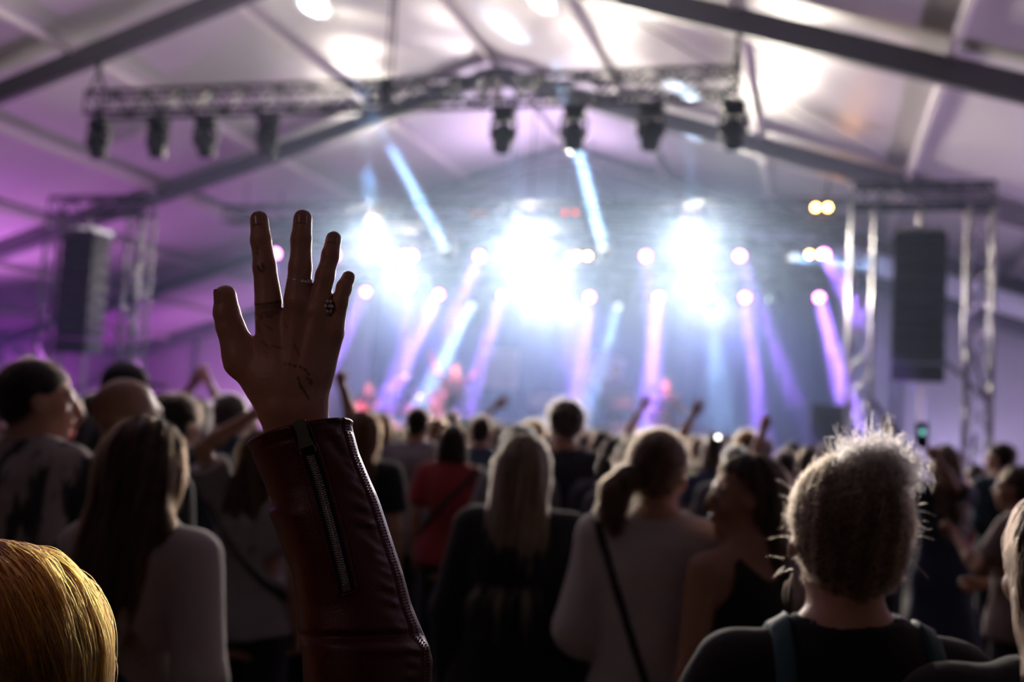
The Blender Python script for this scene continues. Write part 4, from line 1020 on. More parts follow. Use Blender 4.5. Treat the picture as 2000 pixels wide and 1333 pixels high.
# rings
silver = mat('silver', (.78, .74, .70), .22, 1.0); 
def ring(c, u, r, wire, name, twist=False, sqz=1.0):
    u = np.array(u, float); u /= np.linalg.norm(u); a = np.cross(u, (0, 0, 1.)); a /= np.linalg.norm(a); b = np.cross(a, u); n = 40; pts = []
    for i in range(n + 1):
        w = 2 * math.pi * i / n; pts.append(hloc(hworld(np.array(c) + r * (math.cos(w) * a + math.sin(w) * b * sqz) + (u * wire * .8 * math.sin(w * 9) if twist else 0))))
    return MB().tube(pts, wire, 8, False).build(name, silver, hero), a, b
um = hp(588, 522) - hp(584, 580)
c1 = hp(586, 548, .0035); c2 = hp(585.5, 556, .0035)
r1, a, b = ring(c1, um + np.array((.004, 0, 0)), .0109, .0008, 'ring', True, .98); r2, _, _ = ring(c2, um + np.array((.006, 0, .0)), .0111, .0008, 'ring', False, .98)
o = MB(); 
for k in range(5): o.ball(hloc(hworld(hp(596 + 3.2 * k, 548.5 + .3 * k, .0125 - .0014 * k))), (.0019, .0019, .0030), 8)
o.build('ring_crown', silver, r1); MB().ball(hloc(hworld(hp(606, 560, .006))), .0014, 8).build('gem', mat('violet_gem', (.35, .05, .6), .05), r2)
ur = hp(637, 540) - hp(622, 604); r3, _, _ = ring(hp(626, 591, .0015), ur + np.array((.010, 0, .0)), .0101, .0008, 'ring', True, .98)
o = MB()
for k in range(7): o.ball(hloc(hworld(hp(614 + 4 * k, 586.5 + 2.2 * k, .0112 - .0002 * k * k))), .00125, 8)
o.build('ring_bead', mat('red_bead', (.35, .06, .03), .2), r3)
o = MB(); fc = hp(645, 598, .008)
for k in range(6): o.ball(hloc(hworld(fc + .0042 * np.array((math.cos(k * 1.047) * .6, math.sin(k * 1.047) * 1.2, math.cos(k * 1.047) * -.6)))), (.0019, .0019, .0024), 8)
o.ball(hloc(hworld(fc + np.array((.001, 0, .0012)))), .002, 8); o.build('ring_flower', silver, r3)

# red leather sleeve: rows of left and right edge points of the photo, lofted to an oval tube
leather, N, L, B = new_mat('red_leather'); B.inputs['Base Color'].default_value = (.085, .0045, .006, 1); B.inputs['Roughness'].default_value = .40; B.inputs['Coat Weight'].default_value = .12; B.inputs['Coat Roughness'].default_value = .22
tc = N.new('ShaderNodeTexCoord'); t = N.new('ShaderNodeTexVoronoi'); t.inputs['Scale'].default_value = 900; L.new(tc.outputs['Object'], t.inputs[0]); t2 = N.new('ShaderNodeTexNoise'); t2.inputs['Scale'].default_value = 70; t2.inputs['Detail'].default_value = 5; L.new(tc.outputs['Object'], t2.inputs[0])
ad = N.new('ShaderNodeMath'); ad.operation = 'MULTIPLY_ADD'; L.new(t.outputs['Distance'], ad.inputs[0]); ad.inputs[1].default_value = .35; L.new(t2.outputs[0], ad.inputs[2])
bp = N.new('ShaderNodeBump'); bp.inputs['Distance'].default_value = .0014; bp.inputs['Strength'].default_value = .5; L.new(ad.outputs[0], bp.inputs['Height']); L.new(bp.outputs[0], B.inputs['Normal'])
SR = [(0, (487, 868), (683, 818), 0), (.045, (491, 884), (687, 838), 0), (.14, (505, 917), (700, 886), 0), (.26, (526, 960), (722, 938), .001), (.32, (528, 985), (736, 968), .002), (.36, (527, 1000), (744, 990), .002), (.48, (545, 1046), (765, 1052), .004),
      (.66, (575, 1118), (790, 1122), .008), (.78, (588, 1180), (806, 1178), .011), (.88, (590, 1228), (826, 1224), .014), (.93, (594, 1250), (841, 1256), .016), (1.0, (600, 1282), (851, 1286), .018), (1.12, (604, 1340), (851, 1342), .022), (1.3, (630, 1430), (868, 1430), .03), (1.42, (660, 1500), (880, 1490), .035)]
ss = np.array([r[0] for r in SR]); Lp = np.array([r[1] for r in SR], float); Rp = np.array([r[2] for r in SR], float); Wp = np.array([r[3] for r in SR])
NS, NT = 300, 160; S_arr = np.linspace(0, 1.42, NS); TH = np.linspace(0, 2 * math.pi, NT, endpoint=False)
def smooth(a):
    k = np.ones(7) / 7; p = np.pad(a, 3, mode='edge'); return np.convolve(p, k, 'valid')
lx, ly, rx, ry, ww = [smooth(np.interp(S_arr, ss, q)) for q in (Lp[:, 0], Lp[:, 1], Rp[:, 0], Rp[:, 1], Wp)]
SLV = np.zeros((NS, NT, 3)); SPX = np.zeros((NS, NT, 3))
axis_n = None
for i in range(NS):
    c = np.array(((lx[i] + rx[i]) / 2, (ly[i] + ry[i]) / 2)); e = np.array(((rx[i] - lx[i]) / 2, (ry[i] - ly[i]) / 2)); hwid = np.linalg.norm(e); ax = np.array((e[1], -e[0])) / hwid   # upwards along the arm
    s_ = S_arr[i]; th = TH
    dent = np.zeros(NT)
    g = lambda a, w: np.exp(-((th - a) / w) ** 2)
    # puckers along the right seam, folds round the bend, grooves of the zip placket, turned cuff edge
    dent += .0036 * np.sin(s_ * 55 + 2.6 * np.sin(s_ * 17) + th * 3.5) * (g(.72, .17)) * np.clip(1.0 - s_, 0, 1) ** .6 * (.35 + .65 * math.sin(s_ * 9 + .4) ** 2)
    dent += .0007 * np.sin(s_ * 105 + th * 5) * g(.62, .14) + .0012 * np.sin(s_ * 9 + th * 2.2) * g(1.9, .9)
    dent += -.0050 * math.exp(-((s_ - .90) / .018) ** 2) * (g(.9, .7) + .6 * g(2.0, .8)) + .0042 * math.exp(-((s_ - .945) / .03) ** 2) * g(.7, .7)
    dent += -.0022 * math.exp(-((s_ - .315) / .03) ** 2) * g(2.7, .6) + .0012 * math.exp(-((s_ - .37) / .03) ** 2) * g(2.6, .7)
    
    dent += -.0011 * np.exp(-((th - .42) / .03) ** 2) + .0012 * np.exp(-((th - .36) / .05) ** 2)
    dent += .0016 * math.exp(-((s_ - .012) / .012) ** 2) - .0010 * math.exp(-((s_ - .05) / .01) ** 2) * (th < math.pi)
    rim = 20 * np.exp(-(s_ / .10)) * np.sin(th)     # the near rim of the cuff stands higher in view
    b_ = hwid * PXM * .84
    xx = c[0] + e[0] * np.cos(th) + ax[0] * rim; yy = c[1] + e[1] * np.cos(th) + ax[1] * rim; w_ = ww[i] + b_ * np.sin(th)
    xx = xx + dent / PXM * np.cos(th); yy = yy + dent / PXM * np.cos(th) * e[1] / hwid; w_ = w_ + dent * np.sin(th)
    SPX[i] = np.stack([xx, yy, w_], 1)
    SLV[i] = np.array([hp(*q) for q in SPX[i]])
inner = []                                          # the lining turned inside at the cuff
for k, (sh, dn) in enumerate(((.93, 4), (.88, 30), (.84, 110))):
    c = SPX[0].mean(0); q = SPX[0] * 1.0; q[:, :2] = c[:2] + (SPX[0][:, :2] - c[:2]) * sh + np.array((.22, 1)) * dn * (0 if k == 0 else 1); q[:, 2] = c[2] + (SPX[0][:, 2] - c[2]) * sh; inner.append(np.array([hp(*p) for p in q]))
full = np.concatenate([np.array(inner[::-1]), SLV]); 
slv = MB().grid(hloc(hworld(full.reshape(-1, 3))).reshape(full.shape), True, True).build('sleeve', leather, hero)
# zip: dark tape, two rows of metal teeth, slider with its pull
near_i = SPX[:, 4:NT // 2 - 4].reshape(-1, 3); near_n = near_i[:, :2]
def on_sleeve(px, py, lift=0.0):
    w = near_i[np.argsort(((near_n - (px, py)) ** 2).sum(1))[:4], 2].mean(); return hp(px, py, w + lift)
zp0, zp1 = np.array((600., 822.)), np.array((703., 1146.))
zt_ = lambda t: zp0 + (zp1 - zp0) * t + np.array((10, 0)) * math.sin(t * math.pi) * .55
zdir = (zp1 - zp0) / np.linalg.norm(zp1 - zp0); zn = np.array((zdir[1] * -1, zdir[0])) * -1
tape_m = mat('zip_tape', (.012, .008, .009), .9); metal = mat('zip_metal', (.50, .46, .42), .32, 1.0)
rows = [[hloc(hworld(on_sleeve(*(zt_(t) + zn * o * 15), .0006 + .0008 * (1 - abs(o))))) for o in np.linspace(-1, 1, 7)] for t in np.linspace(0, 1.0, 60)]
tape = MB().grid(np.array(rows)).build('zip_tape', tape_m, slv)
lips_ = MB()                                        # welted leather edges beside the tape
for sd in (-1, 1): lips_.tube([hloc(hworld(on_sleeve(*(zt_(t) + zn * sd * 17), .0006))) for t in np.linspace(0, 1.02, 60)], .0016, 8)
lips_.tube([hloc(hworld(on_sleeve(*(zt_(1.02) + zn * o), .0006))) for o in np.linspace(-17, 17, 8)], .0016, 8)
lips_.build('zip_welt', leather, slv)
tm = MB()
for i in range(116):
    t = .20 + .785 * i / 115; sd = 1 if i % 2 else -1
    a = hloc(hworld(on_sleeve(*(zt_(t) - zn * sd * 1.5), .0026))); b = hloc(hworld(on_sleeve(*(zt_(t) + zn * sd * 7.5 - zdir * 3.0), .0020))); tm.tube([a, b], [.00085, .0007], 6)
teeth = tm.build('zip_teeth', metal, slv); tag(teeth, 'pale metal zip teeth', kind='stuff')
qf = lambda p0, p1: None
def plate(pts, lift, th, name, m, parent):
    lo_ = [hloc(hworld(on_sleeve(*p, lift))) for p in pts]; hi_ = [hloc(hworld(on_sleeve(*p, lift + th))) for p in pts]; n = len(pts); o = MB()
    o._add(lo_ + hi_, [tuple(range(n))[::-1], tuple(range(n, 2 * n))] + [(i, (i + 1) % n, n + (i + 1) % n, n + i) for i in range(n)], False); return o.build(name, m, parent)
Q0 = lambda along, across: tuple(np.array((610., 838.)) + zdir * along + zn * across)
plate([Q0(-22, -13), Q0(-26, 0), Q0(-22, 13), Q0(8, 10), Q0(24, 7), Q0(24, -7), Q0(8, -10)], .0022, .0028, 'zip_slider', metal, slv)
pl = MB(); pl_in = [(0, 8), (46, 16), (52, 13), (52, -13), (46, -16), (0, -8)]
plate([Q0(-8 + a, c) for a, c in pl_in[:3]] + [Q0(30, 13), Q0(30, -13)] + [Q0(-8 + a, c) for a, c in pl_in[3:]], .0058, .0015, 'zip_pull', metal, slv)
plate([Q0(-18, -5), Q0(-18, 5), Q0(-2, 4), Q0(-2, -4)], .0050, .0024, 'zip_bridge', metal, slv)
plate([tuple(zt_(.985) + zdir * a + zn * c) for a, c in ((-8, -8), (-8, 8), (6, 8), (6, -8))], .0016, .002, 'zip_stop', metal, slv)
# stitched seam down the outer edge, and beside the zip
sm_ = MB()
def stitch(path, n, r=.00055):
    path = np.array(path); L_ = np.r_[0, np.cumsum(np.linalg.norm(np.diff(path, axis=0), axis=1))]
    for i in range(n):
        a, b = [np.array([np.interp(L_[-1] * q / n, L_, path[:, k]) for k in range(3)]) for q in (i + .15, i + .75)]; sm_.tube([a, b], r, 5)
seam = [hloc(hworld(SLV[i, int(.36 / (2 * math.pi) * NT)] + np.array((.0006, 0, .0008)))) for i in range(2, 240)]; stitch(seam, 95, .0007)
seam = [hloc(hworld(SLV[i, int(.20 / (2 * math.pi) * NT)] + np.array((.0008, 0, .0006)))) for i in range(2, 240)]; stitch(seam, 95, .0007)
for o in (-26, 26): stitch([hloc(hworld(on_sleeve(*(zt_(t) + zn * o), .0003))) for t in np.linspace(.02, 1.05, 40)], 90, .0004)
tag(sm_.build('stitching', mat('red_thread', (.22, .02, .02), .7), slv), 'red seam stitching', kind='stuff')
# jacket body, other sleeve, trousers, shoes
def hero_jacket():
    P = shirt_prims('f', {'L': J0['L'], 'R': J0['L']}, .02, 'long', .92)
    P.append((capsule((0, -.015, 1.485), S_, .057, .068), .05, 'add')); P.append((capsule(S_, El, .070, .062), .04, 'add'))
    P.append((capsule(El, El + (hloc(at_d(730, 1400, HAND_D - .03)) / hs - El), .062, .058), .03, 'add'))
    P.append((capsule((0, -.012, 1.475), (0, 0, 1.75), .062, .084), .012, 'cut'))
    f = run(P, .011); ripple(f, .004, 3, .7); V, Q = surface_nets(f.D, f.lo, f.h); return quad_mesh('jacket', V * hs, Q, 1)
link('jacket', hero_jacket(), hero, leather)
LP = [(profile([.80, .85, .95, .99], [.15, .185, .185, .168], [.11, .132, .128, .118], -.01), .03, 'add')]
for sd in (-1, 1):
    LP.append((capsule((sd * .092, 0, .86), (sd * .10, .01, .48), .100, .084), .03, 'add')); LP.append((capsule((sd * .10, .01, .48), (sd * .10, -.012, .08), .084, .070), .02, 'add'))
f = run(LP, .013); V, Q = surface_nets(f.D, f.lo, f.h); link('trousers', quad_mesh('trousers', V * hs, Q, 1), hero, cloth((.02, .02, .03)))
# her hair: a lit orange mass with loose strands
def hero_mass(hc, Rh): return [(warp(capsule((.05, -.03, -.02), (.085, -.03, -.22), .062, .05), hc, Rh), .05, 'add'), (warp(ellipsoid((.015, -.03, .03), (.098, .105, .092)), hc, Rh), .03, 'add')]
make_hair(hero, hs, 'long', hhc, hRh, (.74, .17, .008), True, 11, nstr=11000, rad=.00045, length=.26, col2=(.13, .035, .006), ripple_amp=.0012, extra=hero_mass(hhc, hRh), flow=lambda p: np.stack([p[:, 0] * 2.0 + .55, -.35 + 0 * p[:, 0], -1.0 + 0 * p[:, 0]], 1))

# ================================================================== THE CROWD
BLK = (.018, .018, .022); NAVY = (.025, .035, .06); WHT = (.55, .51, .52)
DK = (.035, .022, .015); BR = (.10, .055, .03); BL_ = (.42, .30, .17); GR = (.30, .28, .26); GI = (.40, .17, .07)
# -- the blonde updo close in front
def bun(hc, Rh):
    r = np.random.default_rng(2); P = []
    for i in range(18):
        a = i * 2.4; q = np.array((.022 + .034 * math.cos(a) * r.uniform(.4, 1), -.066 + .030 * math.sin(a * 1.7) * r.uniform(.3, 1), .104 + .020 * math.sin(a) * r.uniform(.4, 1)))
        P.append((warp(ellipsoid(q, (.013, .011, .010), rotz(a)), hc, Rh), .005, 'add'))
    return P
def frizz(root, s, hc, Rh, col, n, centre, spread, size, rad, seed, out=None, curl=.22, rmin=.75, tang=False):
    r = np.random.default_rng(seed); k = 10; path = np.zeros((n, k, 3), np.float32); c = hc + Rh @ np.array(centre); d = r.normal(size=(n, 3)); d /= np.linalg.norm(d, axis=1, keepdims=True)
    if out is not None: d = d * .8 + np.array(out)
    p = c + d * np.array(spread) * r.uniform(rmin, 1.05, (n, 1)); v = d * .6 + r.normal(0, .6, (n, 3))
    if tang: v = np.cross(d, np.array((.25, 1.0, .45))) + .12 * d + r.normal(0, .38, (n, 3))
    cur = r.normal(0, 1, (n, 3)); ln = size * r.uniform(.4, 1.2, (n, 1))
    for j in range(k):
        path[:, j] = p; v = v + np.cross(v, cur) * curl + np.array((0, 0, -.05)); v /= np.linalg.norm(v, axis=1, keepdims=True); p = p + v * ln / k
    strands('loose_hair', path * s, rad * s, hairmats(col)[0], root)
UP = (.15, .095, .05); BUN_LIT = (.72, .52, .28)  # bun colour lightened to look lit; head hair kept darker for contrast
frizz(hero, hs, hhc, hRh, (.70, .17, .01), 150, (.04, -.03, -.06), (.105, .10, .15), .10, .0004, 31, out=(.35, 0, -.7), curl=.05, rmin=.9)
ro, s, hc, Rh, J, loc = person(1660, 893, 1.46, 'f', yaw=14, hair='updo', hcol=UP, top_col=(.012, .012, .014), sleeve='short', arms={'L': 'hip', 'R': 'hip'}, near=True, res=.0085, skin='a', pants=BLK,
       straps=(((1, 0, 0), -.105, .030, (.03, .10, .12), 1.10), ((1, 0, 0), .115, .030, (.03, .10, .12), 1.10)), hair_kw=dict(nstr=5200, rad=.00045, length=.07, ripple_amp=.0022, h=.005, flow=lambda p: np.array((0.02, -.10, 1.735)) - p),
       label='person close in front with a messy blonde bun, black top and teal shoulder straps')
bc = hc + Rh @ np.array((.022, -.066, .112))
make_hair(ro, s, 'none', hc, Rh, BUN_LIT, True, 21, name='bun', extra=bun(hc, Rh), nstr=500, rad=.00045, length=.07, h=.004, flow=lambda p: np.cross(p - bc, np.array((.3, 1.0, .5))) * 18)
frizz(ro, s, hc, Rh, BUN_LIT, 3600, (.022, -.062, .110), (.056, .046, .044), 0.062, .0005, 4, rmin=.25, tang=True, curl=.30)
frizz(ro, s, hc, Rh, UP, 90, (0, -.02, .02), (.088, .10, .10), .05, .0004, 6)
frizz(ro, s, hc, Rh, UP, 8, (-.078, .01, -.02), (.012, .03, .05), .05, .0004, 8, out=(-.5, 0, -.9), curl=.04)
# -- woman in profile
person(1462, 887, 2.75, 'f', yaw=48, hyaw=56, hpitch=-4, hair='long', hcol=(.06, .035, .022), skin='b', top_col=(.012, .012, .014), sleeve='none', near=True, res=.007, lips=True, arms={'L': 'down', 'R': 'down'}, hair_kw=dict(length=.22, hl=.045),
       label='woman seen in profile with long dark hair and a black tank top, shoulder bare')
# -- ponytail, white tee, black strap
def pony(hc, Rh):
    t = [(-.01, -.105, -.030), (-.040, -.135, -.032), (-.066, -.140, -.075), (-.072, -.135, -.13), (-.060, -.125, -.185)]; rr = [.022, .036, .046, .042, .018]
    return [(warp(capsule(t[i], t[i + 1], rr[i], rr[i + 1]), hc, Rh), .015, 'add') for i in range(4)]
person(1292, 840, 2.9, 'f', yaw=6, hyaw=-22, hpitch=-4, htilt=4, hair='pony', hcol=(.17, .10, .055), top_col=WHT, sleeve='half', mg=.022, hem=.84, near=True, arms={'L': 'front', 'R': 'front'}, extra_hair=pony, straps=(((.93, 0, .36), .37, .026, BLK, .86),),
       hair_kw=dict(nstr=3200, length=.09, flow=lambda p: np.where((p[:, 1] < -.10)[:, None], np.array((-.2, 0, -1.0)), np.array((0.02, -.13, 1.64)) - p)), label='woman with a brown ponytail, loose white tee and thin black bag strap')
# -- long blonde in black
person(1028, 848, 3.25, 'f', yaw=4, hair='long', hcol=(.36, .25, .14), top_col=(.012, .012, .015), sleeve='long', near=True, hem=.70, mg=.03, hair_kw=dict(length=.24, nstr=3200), label='woman with long straight blonde hair in a black coat, back turned')
# -- brown hair, light sweater
def flick(hc, Rh):
    return [(warp(ellipsoid((.0, -.03, -.02), (.102, .10, .115)), hc, Rh), .03, 'add'), (warp(ellipsoid((-.01, -.06, -.20), (.115, .07, .16)), hc, Rh), .04, 'add'), (warp(capsule((.085, -.06, -.10), (.125, -.055, -.20), .035, .026), hc, Rh), .03, 'add'), (warp(capsule((.125, -.055, -.20), (.150, -.05, -.235), .024, .010), hc, Rh), .02, 'add')]
person(296, 815, 2.35, 'f', yaw=-4, hyaw=-2, hair='long', hcol=(.09, .042, .018), top_col=(.50, .46, .44), sleeve='long', mg=.018, hem=.80, near=True, arms={'L': 'bent', 'R': 'bent'}, straps=(((.70, 0, .71), .86, .045, BLK, .80),), extra_hair=flick,
       hair_kw=dict(length=.22, nstr=3400), top_name='sweater', label='woman with shoulder long brown hair, pale sweater and dark crossbody strap')
# -- bald man
person(252, 740, 2.95, 'm', yaw=-6, hyaw=-12, hair='bald', skin='b', top_col=BLK, sleeve='short', near=True, label='bald man in a black tee behind the brown haired woman')
# -- man in patterned shirt
ik_m, N, L, B = new_mat('ikat_shirt'); B.inputs['Roughness'].default_value = .85; tc = N.new('ShaderNodeTexCoord'); mp = N.new('ShaderNodeMapping'); mp.inputs['Scale'].default_value = (16, 16, 3.6); t = N.new('ShaderNodeTexNoise'); t.inputs['Scale'].default_value = 1.4; t.inputs['Detail'].default_value = 3
cr = N.new('ShaderNodeValToRGB'); cr.color_ramp.elements[0].position = .40; cr.color_ramp.elements[1].position = .47; cr.color_ramp.elements[0].color = (.05, .05, .07, 1); cr.color_ramp.elements[1].color = (.42, .37, .36, 1)
L.new(tc.outputs['Object'], mp.inputs[0]); L.new(mp.outputs[0], t.inputs[0]); L.new(t.outputs[0], cr.inputs[0]); L.new(cr.outputs[0], B.inputs['Base Color'])
person(78, 700, 3.05, 'm', yaw=-14, hyaw=-34, hair='short', hcol=(.03, .02, .016), skin='a', sleeve='short', mg=.028, hem=.80, near=True, top_mat=ik_m, label='tall man with dark hair in a pale shirt with dark streaks, head turned right')
# -- far right edge, very near
person(2105, 945, 1.30, 'f', yaw=16, hair='long', hcol=(.11, .06, .035), top_col=(.03, .03, .035), sleeve='long', mg=.03, near=True, hair_kw=dict(nstr=3600, length=.24, rad=.00045), label='person cut off by the right edge with long brown hair and dark fuzzy top')
# -- middle distance
person(1106, 784, 5.6, 'm', yaw=8, hyaw=18, hair='curly', hcol=(.07, .05, .035), top_col=(.03, .035, .05), sleeve='long', mg=.02, label='tall man with curly hair and a dark jacket standing above the crowd')
person(888, 828, 6.2, 'f', yaw=6, hair='bob', hcol=DK, top_col=(.26, .03, .035), sleeve='short', mg=.02, pants=(.03, .035, .05), straps=(((.74, 0, -.67), -.84, .04, BLK, .90),), hair_kw=dict(length=.06), label='woman with short dark hair in a red tee with a diagonal strap')
person(819, 794, 6.9, 'm', yaw=4, hair='short', hcol=DK, top_col=(.24, .23, .26), sleeve='short', mg=.03, hem=.76, label='man with dark hair in a grey tee left of the red tee')
person(712, 800, 5.2, 'f', yaw=10, hyaw=12, hair='long', hcol=(.22, .08, .03), top_col=(.015, .018, .022), sleeve='short', mg=.02, label='woman with long auburn hair in a black tee right of the red sleeve')
person(942, 812, 7.4, 'm', yaw=-5, hair='short', hcol=DK, top_col=(.035, .055, .10), sleeve='short', mg=.02, label='man in a navy tee right of the woman in red')
person(1018, 829, 5.3, 'f', yaw=0, hair='bob', hcol=(.55, .50, .42), top_col=(.2, .2, .22), label='white haired person just over the blonde woman in black')
person(1180, 840, 8.0, 'f', yaw=5, hair='long', hcol=DK, top_col=BLK, label='woman with long dark hair left of the ponytail, further back')
person(1206, 852, 5.2, 'f', yaw=12, hyaw=10, hair='long', hcol=(.04, .03, .025), top_col=(.06, .06, .085), sleeve='long', mg=.025, label='woman with dark hair and a charcoal cardigan just left of the ponytail')
person(1243, 848, 4.4, 'f', yaw=25, hyaw=15, hair='bob', hcol=(.40, .30, .20), top_col=(.05, .05, .07), label='blonde bob haired woman half hidden behind the ponytail woman')
person(1366, 852, 8.0, 'm', yaw=0, hair='short', hcol=GI, top_col=NAVY, arms={'L': (at_d(1356, 800, 7.9), (-1, 0, -.5), 'open')}, label='man raising his left hand right of the ponytail woman')
person(1398, 848, 7.2, 'f', yaw=6, hair='bob', hcol=(.34, .24, .18), top_col=(.05, .07, .14), arms={'R': 'phone'}, label='woman in a blue top behind the profile woman, glint by her head')
person(1462, 842, 7.6, 'f', yaw=0, hair='curly', hcol=(.42, .16, .05), top_col=NAVY, label='person with ginger curls over the profile woman')
person(1438, 870, 6.2, 'm', yaw=0, hair='short', hcol=(.5, .46, .4), top_col=(.1, .1, .12), label='grey haired man directly behind the profile woman')
person(1535, 880, 6.6, 'm', yaw=4, hair='short', hcol=DK, top_col=(.03, .04, .07), arms={'L': (at_d(1492, 822, 6.4), (-1, 0, -.3), 'fist')}, label='man with one thin raised arm left of the blonde bun')
person(1580, 872, 8.5, 'f', yaw=10, hair='bob', hcol=BR, top_col=(.08, .07, .12), label='person in the gap left of the blonde bun, far back')
person(1843, 868, 6.4, 'f', yaw=20, hyaw=16, hair='long', hcol=(.20, .13, .08), skin='b', top_col=(.028, .035, .065), sleeve='short', dress=.42, mg=.018, arms={'L': (at_d(1735, 856, 6.2), (-.3, 0, -1), 'open'), 'R': (at_d(1800, 858, 5.9), (.2, 0, -1), 'fist')},
       label='woman in a dark navy dress reaching both arms up to the left')
person(1955, 864, 7.6, 'm', yaw=40, hyaw=20, hair='short', hcol=DK, top_col=(.03, .06, .08), sleeve='long', mg=.02, arms={'L': 'front', 'R': 'phone'}, straps=(((.8, 0, .6), .8, .05, (.35, .33, .30), .9),), label='man in a teal dark jacket with a pale strap, right of the tower leg')
person(1990, 908, 4.9, 'f', yaw=62, hyaw=8, hair='pony', hcol=BR, skin='b', top_col=(.22, .16, .14), sleeve='short', mg=.02, arms={'L': 'phone', 'R': 'front'}, label='woman at the right edge in a brown top turned to the left')
person(1905, 905, 9.0, 'm', yaw=10, hair='short', hcol=DK, top_col=(.30, .05, .07), label='person in a red tee far back right of the navy dress')
person(250, 708, 5.0, 'm', yaw=-10, hyaw=-25, hair='cap', hcol=(.05, .05, .055), top_col=BLK, label='very tall man in a dark cap behind the bald man')
person(191, 766, 7.4, 'm', yaw=-20, hyaw=-25, hair='short', hcol=(.10, .08, .06), skin='a', top_col=BLK, label='man with his face turned right between patterned shirt and bald head')
person(135, 768, 6.9, 'f', yaw=-40, hyaw=-30, hair='bob', hcol=BR, top_col=(.45, .04, .05), label='person in a bright red top right of the patterned shirt man')
person(38, 750, 5.0, 'm', yaw=-5, hair='short', hcol=DK, top_col=BLK, label='man half hidden behind the patterned shirt man on his left')
person(2, 782, 5.2, 'f', yaw=-5, hair='long', hcol=(.6, .40, .14), top_col=(.1, .08, .06), label='golden blonde person cut off by the left edge')
person(352, 775, 4.6, 'm', yaw=-8, hyaw=-10, hair='curly', hcol=DK, top_col=(.02, .028, .045), sleeve='long', mg=.02, label='man with wavy dark hair and a dark jacket right of the bald man')
person(392, 778, 7.2, 'f', yaw=-10, hair='bob', hcol=(.45, .38, .30), top_col=(.3, .25, .4), arms={'L': (at_d(374, 752, 7.0), (-1, 0, -.4), 'open'), 'R': (at_d(408, 748, 7.0), (1, 0, -.4), 'open')}, label='person with both hands up far back left of the wrist')
person(324, 768, 8.2, 'f', yaw=-8, hair='bob', hcol=BR, top_col=BLK, label='brown haired person right above the pale sweater woman, far back')
person(457, 768, 5.5, 'm', yaw=-6, hyaw=-22, hair='short', hcol=(.20, .18, .17), top_col=(.03, .05, .09), sleeve='short', mg=.022, label='man in a navy tee with grey temples left of the raised wrist')
person(428, 790, 8.6, 'm', yaw=-6, hair='short', hcol=DK, top_col=BLK, label='man far back just left of the navy tee')
person(515, 838, 4.1, 'f', yaw=2, hair='long', hcol=BR, top_col=(.30, .28, .31), sleeve='short', mg=.024, arms={'L': (at_d(490, 812, 4.0), (-1, -.2, -.6), 'open')}, straps=(((.7, 0, .7), .86, .03, BLK, .86),), label='woman in a grey tee lifting a bare arm behind the red sleeve')
person(648, 822, 5.4, 'm', yaw=-4, hair='short', hcol=DK, top_col=BLK, arms={'R': (at_d(668, 742, 5.3), (1, 0, -.3), 'fist')}, label='person behind the leather cuff lifting a fist beside the ringed hand')
person(745, 806, 7.0, 'f', yaw=8, hair='bob', hcol=GI, top_col=(.35, .25, .28), label='ginger haired person behind the auburn woman')
person(770, 832, 8.2, 'm', yaw=5, hair='short', hcol=BR, top_col=BLK, label='short man between auburn woman and grey tee')
person(856, 818, 8.3, 'f', yaw=5, hair='curly', hcol=(.40, .15, .06), top_col=NAVY, label='person with coppery hair between grey tee and red tee')
person(884, 806, 9.6, 'f', yaw=0, hair='bob', hcol=BL_, top_col=BLK, label='blonde person far back above the woman in red')
person(912, 818, 9.0, 'm', yaw=0, hair='cap', hcol=(.05, .22, .30), top_col=BLK, label='man in a teal cap right above the red tee')
person(968, 822, 9.0, 'f', yaw=0, hair='bob', hcol=(.5, .42, .30), top_col=(.3, .2, .25), arms={'L': (at_d(967, 796, 8.9), (-1, 0, -.4), 'open')}, label='pale blonde person with one hand up right of the navy tee')
person(1045, 822, 8.6, 'f', yaw=0, hair='curly', hcol=(.45, .18, .06), top_col=NAVY, label='ginger person far back over the blonde woman in black')
person(1140, 836, 9.4, 'm', yaw=0, hair='short', hcol=BR, top_col=NAVY, label='man far back right of the tall curly haired man')
person(1260, 836, 9.0, 'm', yaw=0, hair='short', hcol=(.4, .3, .2), top_col=BLK, arms={'L': (at_d(1254, 795, 8.9), (-1, 0, -.3), 'open')}, label='man with one pale hand up far back over the ponytail woman')
person(1320, 842, 8.6, 'f', yaw=0, hair='long', hcol=BL_, top_col=(.2, .1, .2), label='blonde woman far back over the ponytail woman, to her right')
person(1715, 872, 8.0, 'm', yaw=0, hair='short', hcol=BR, top_col=BLK, label='man behind the blonde bun, hidden but for a sliver')
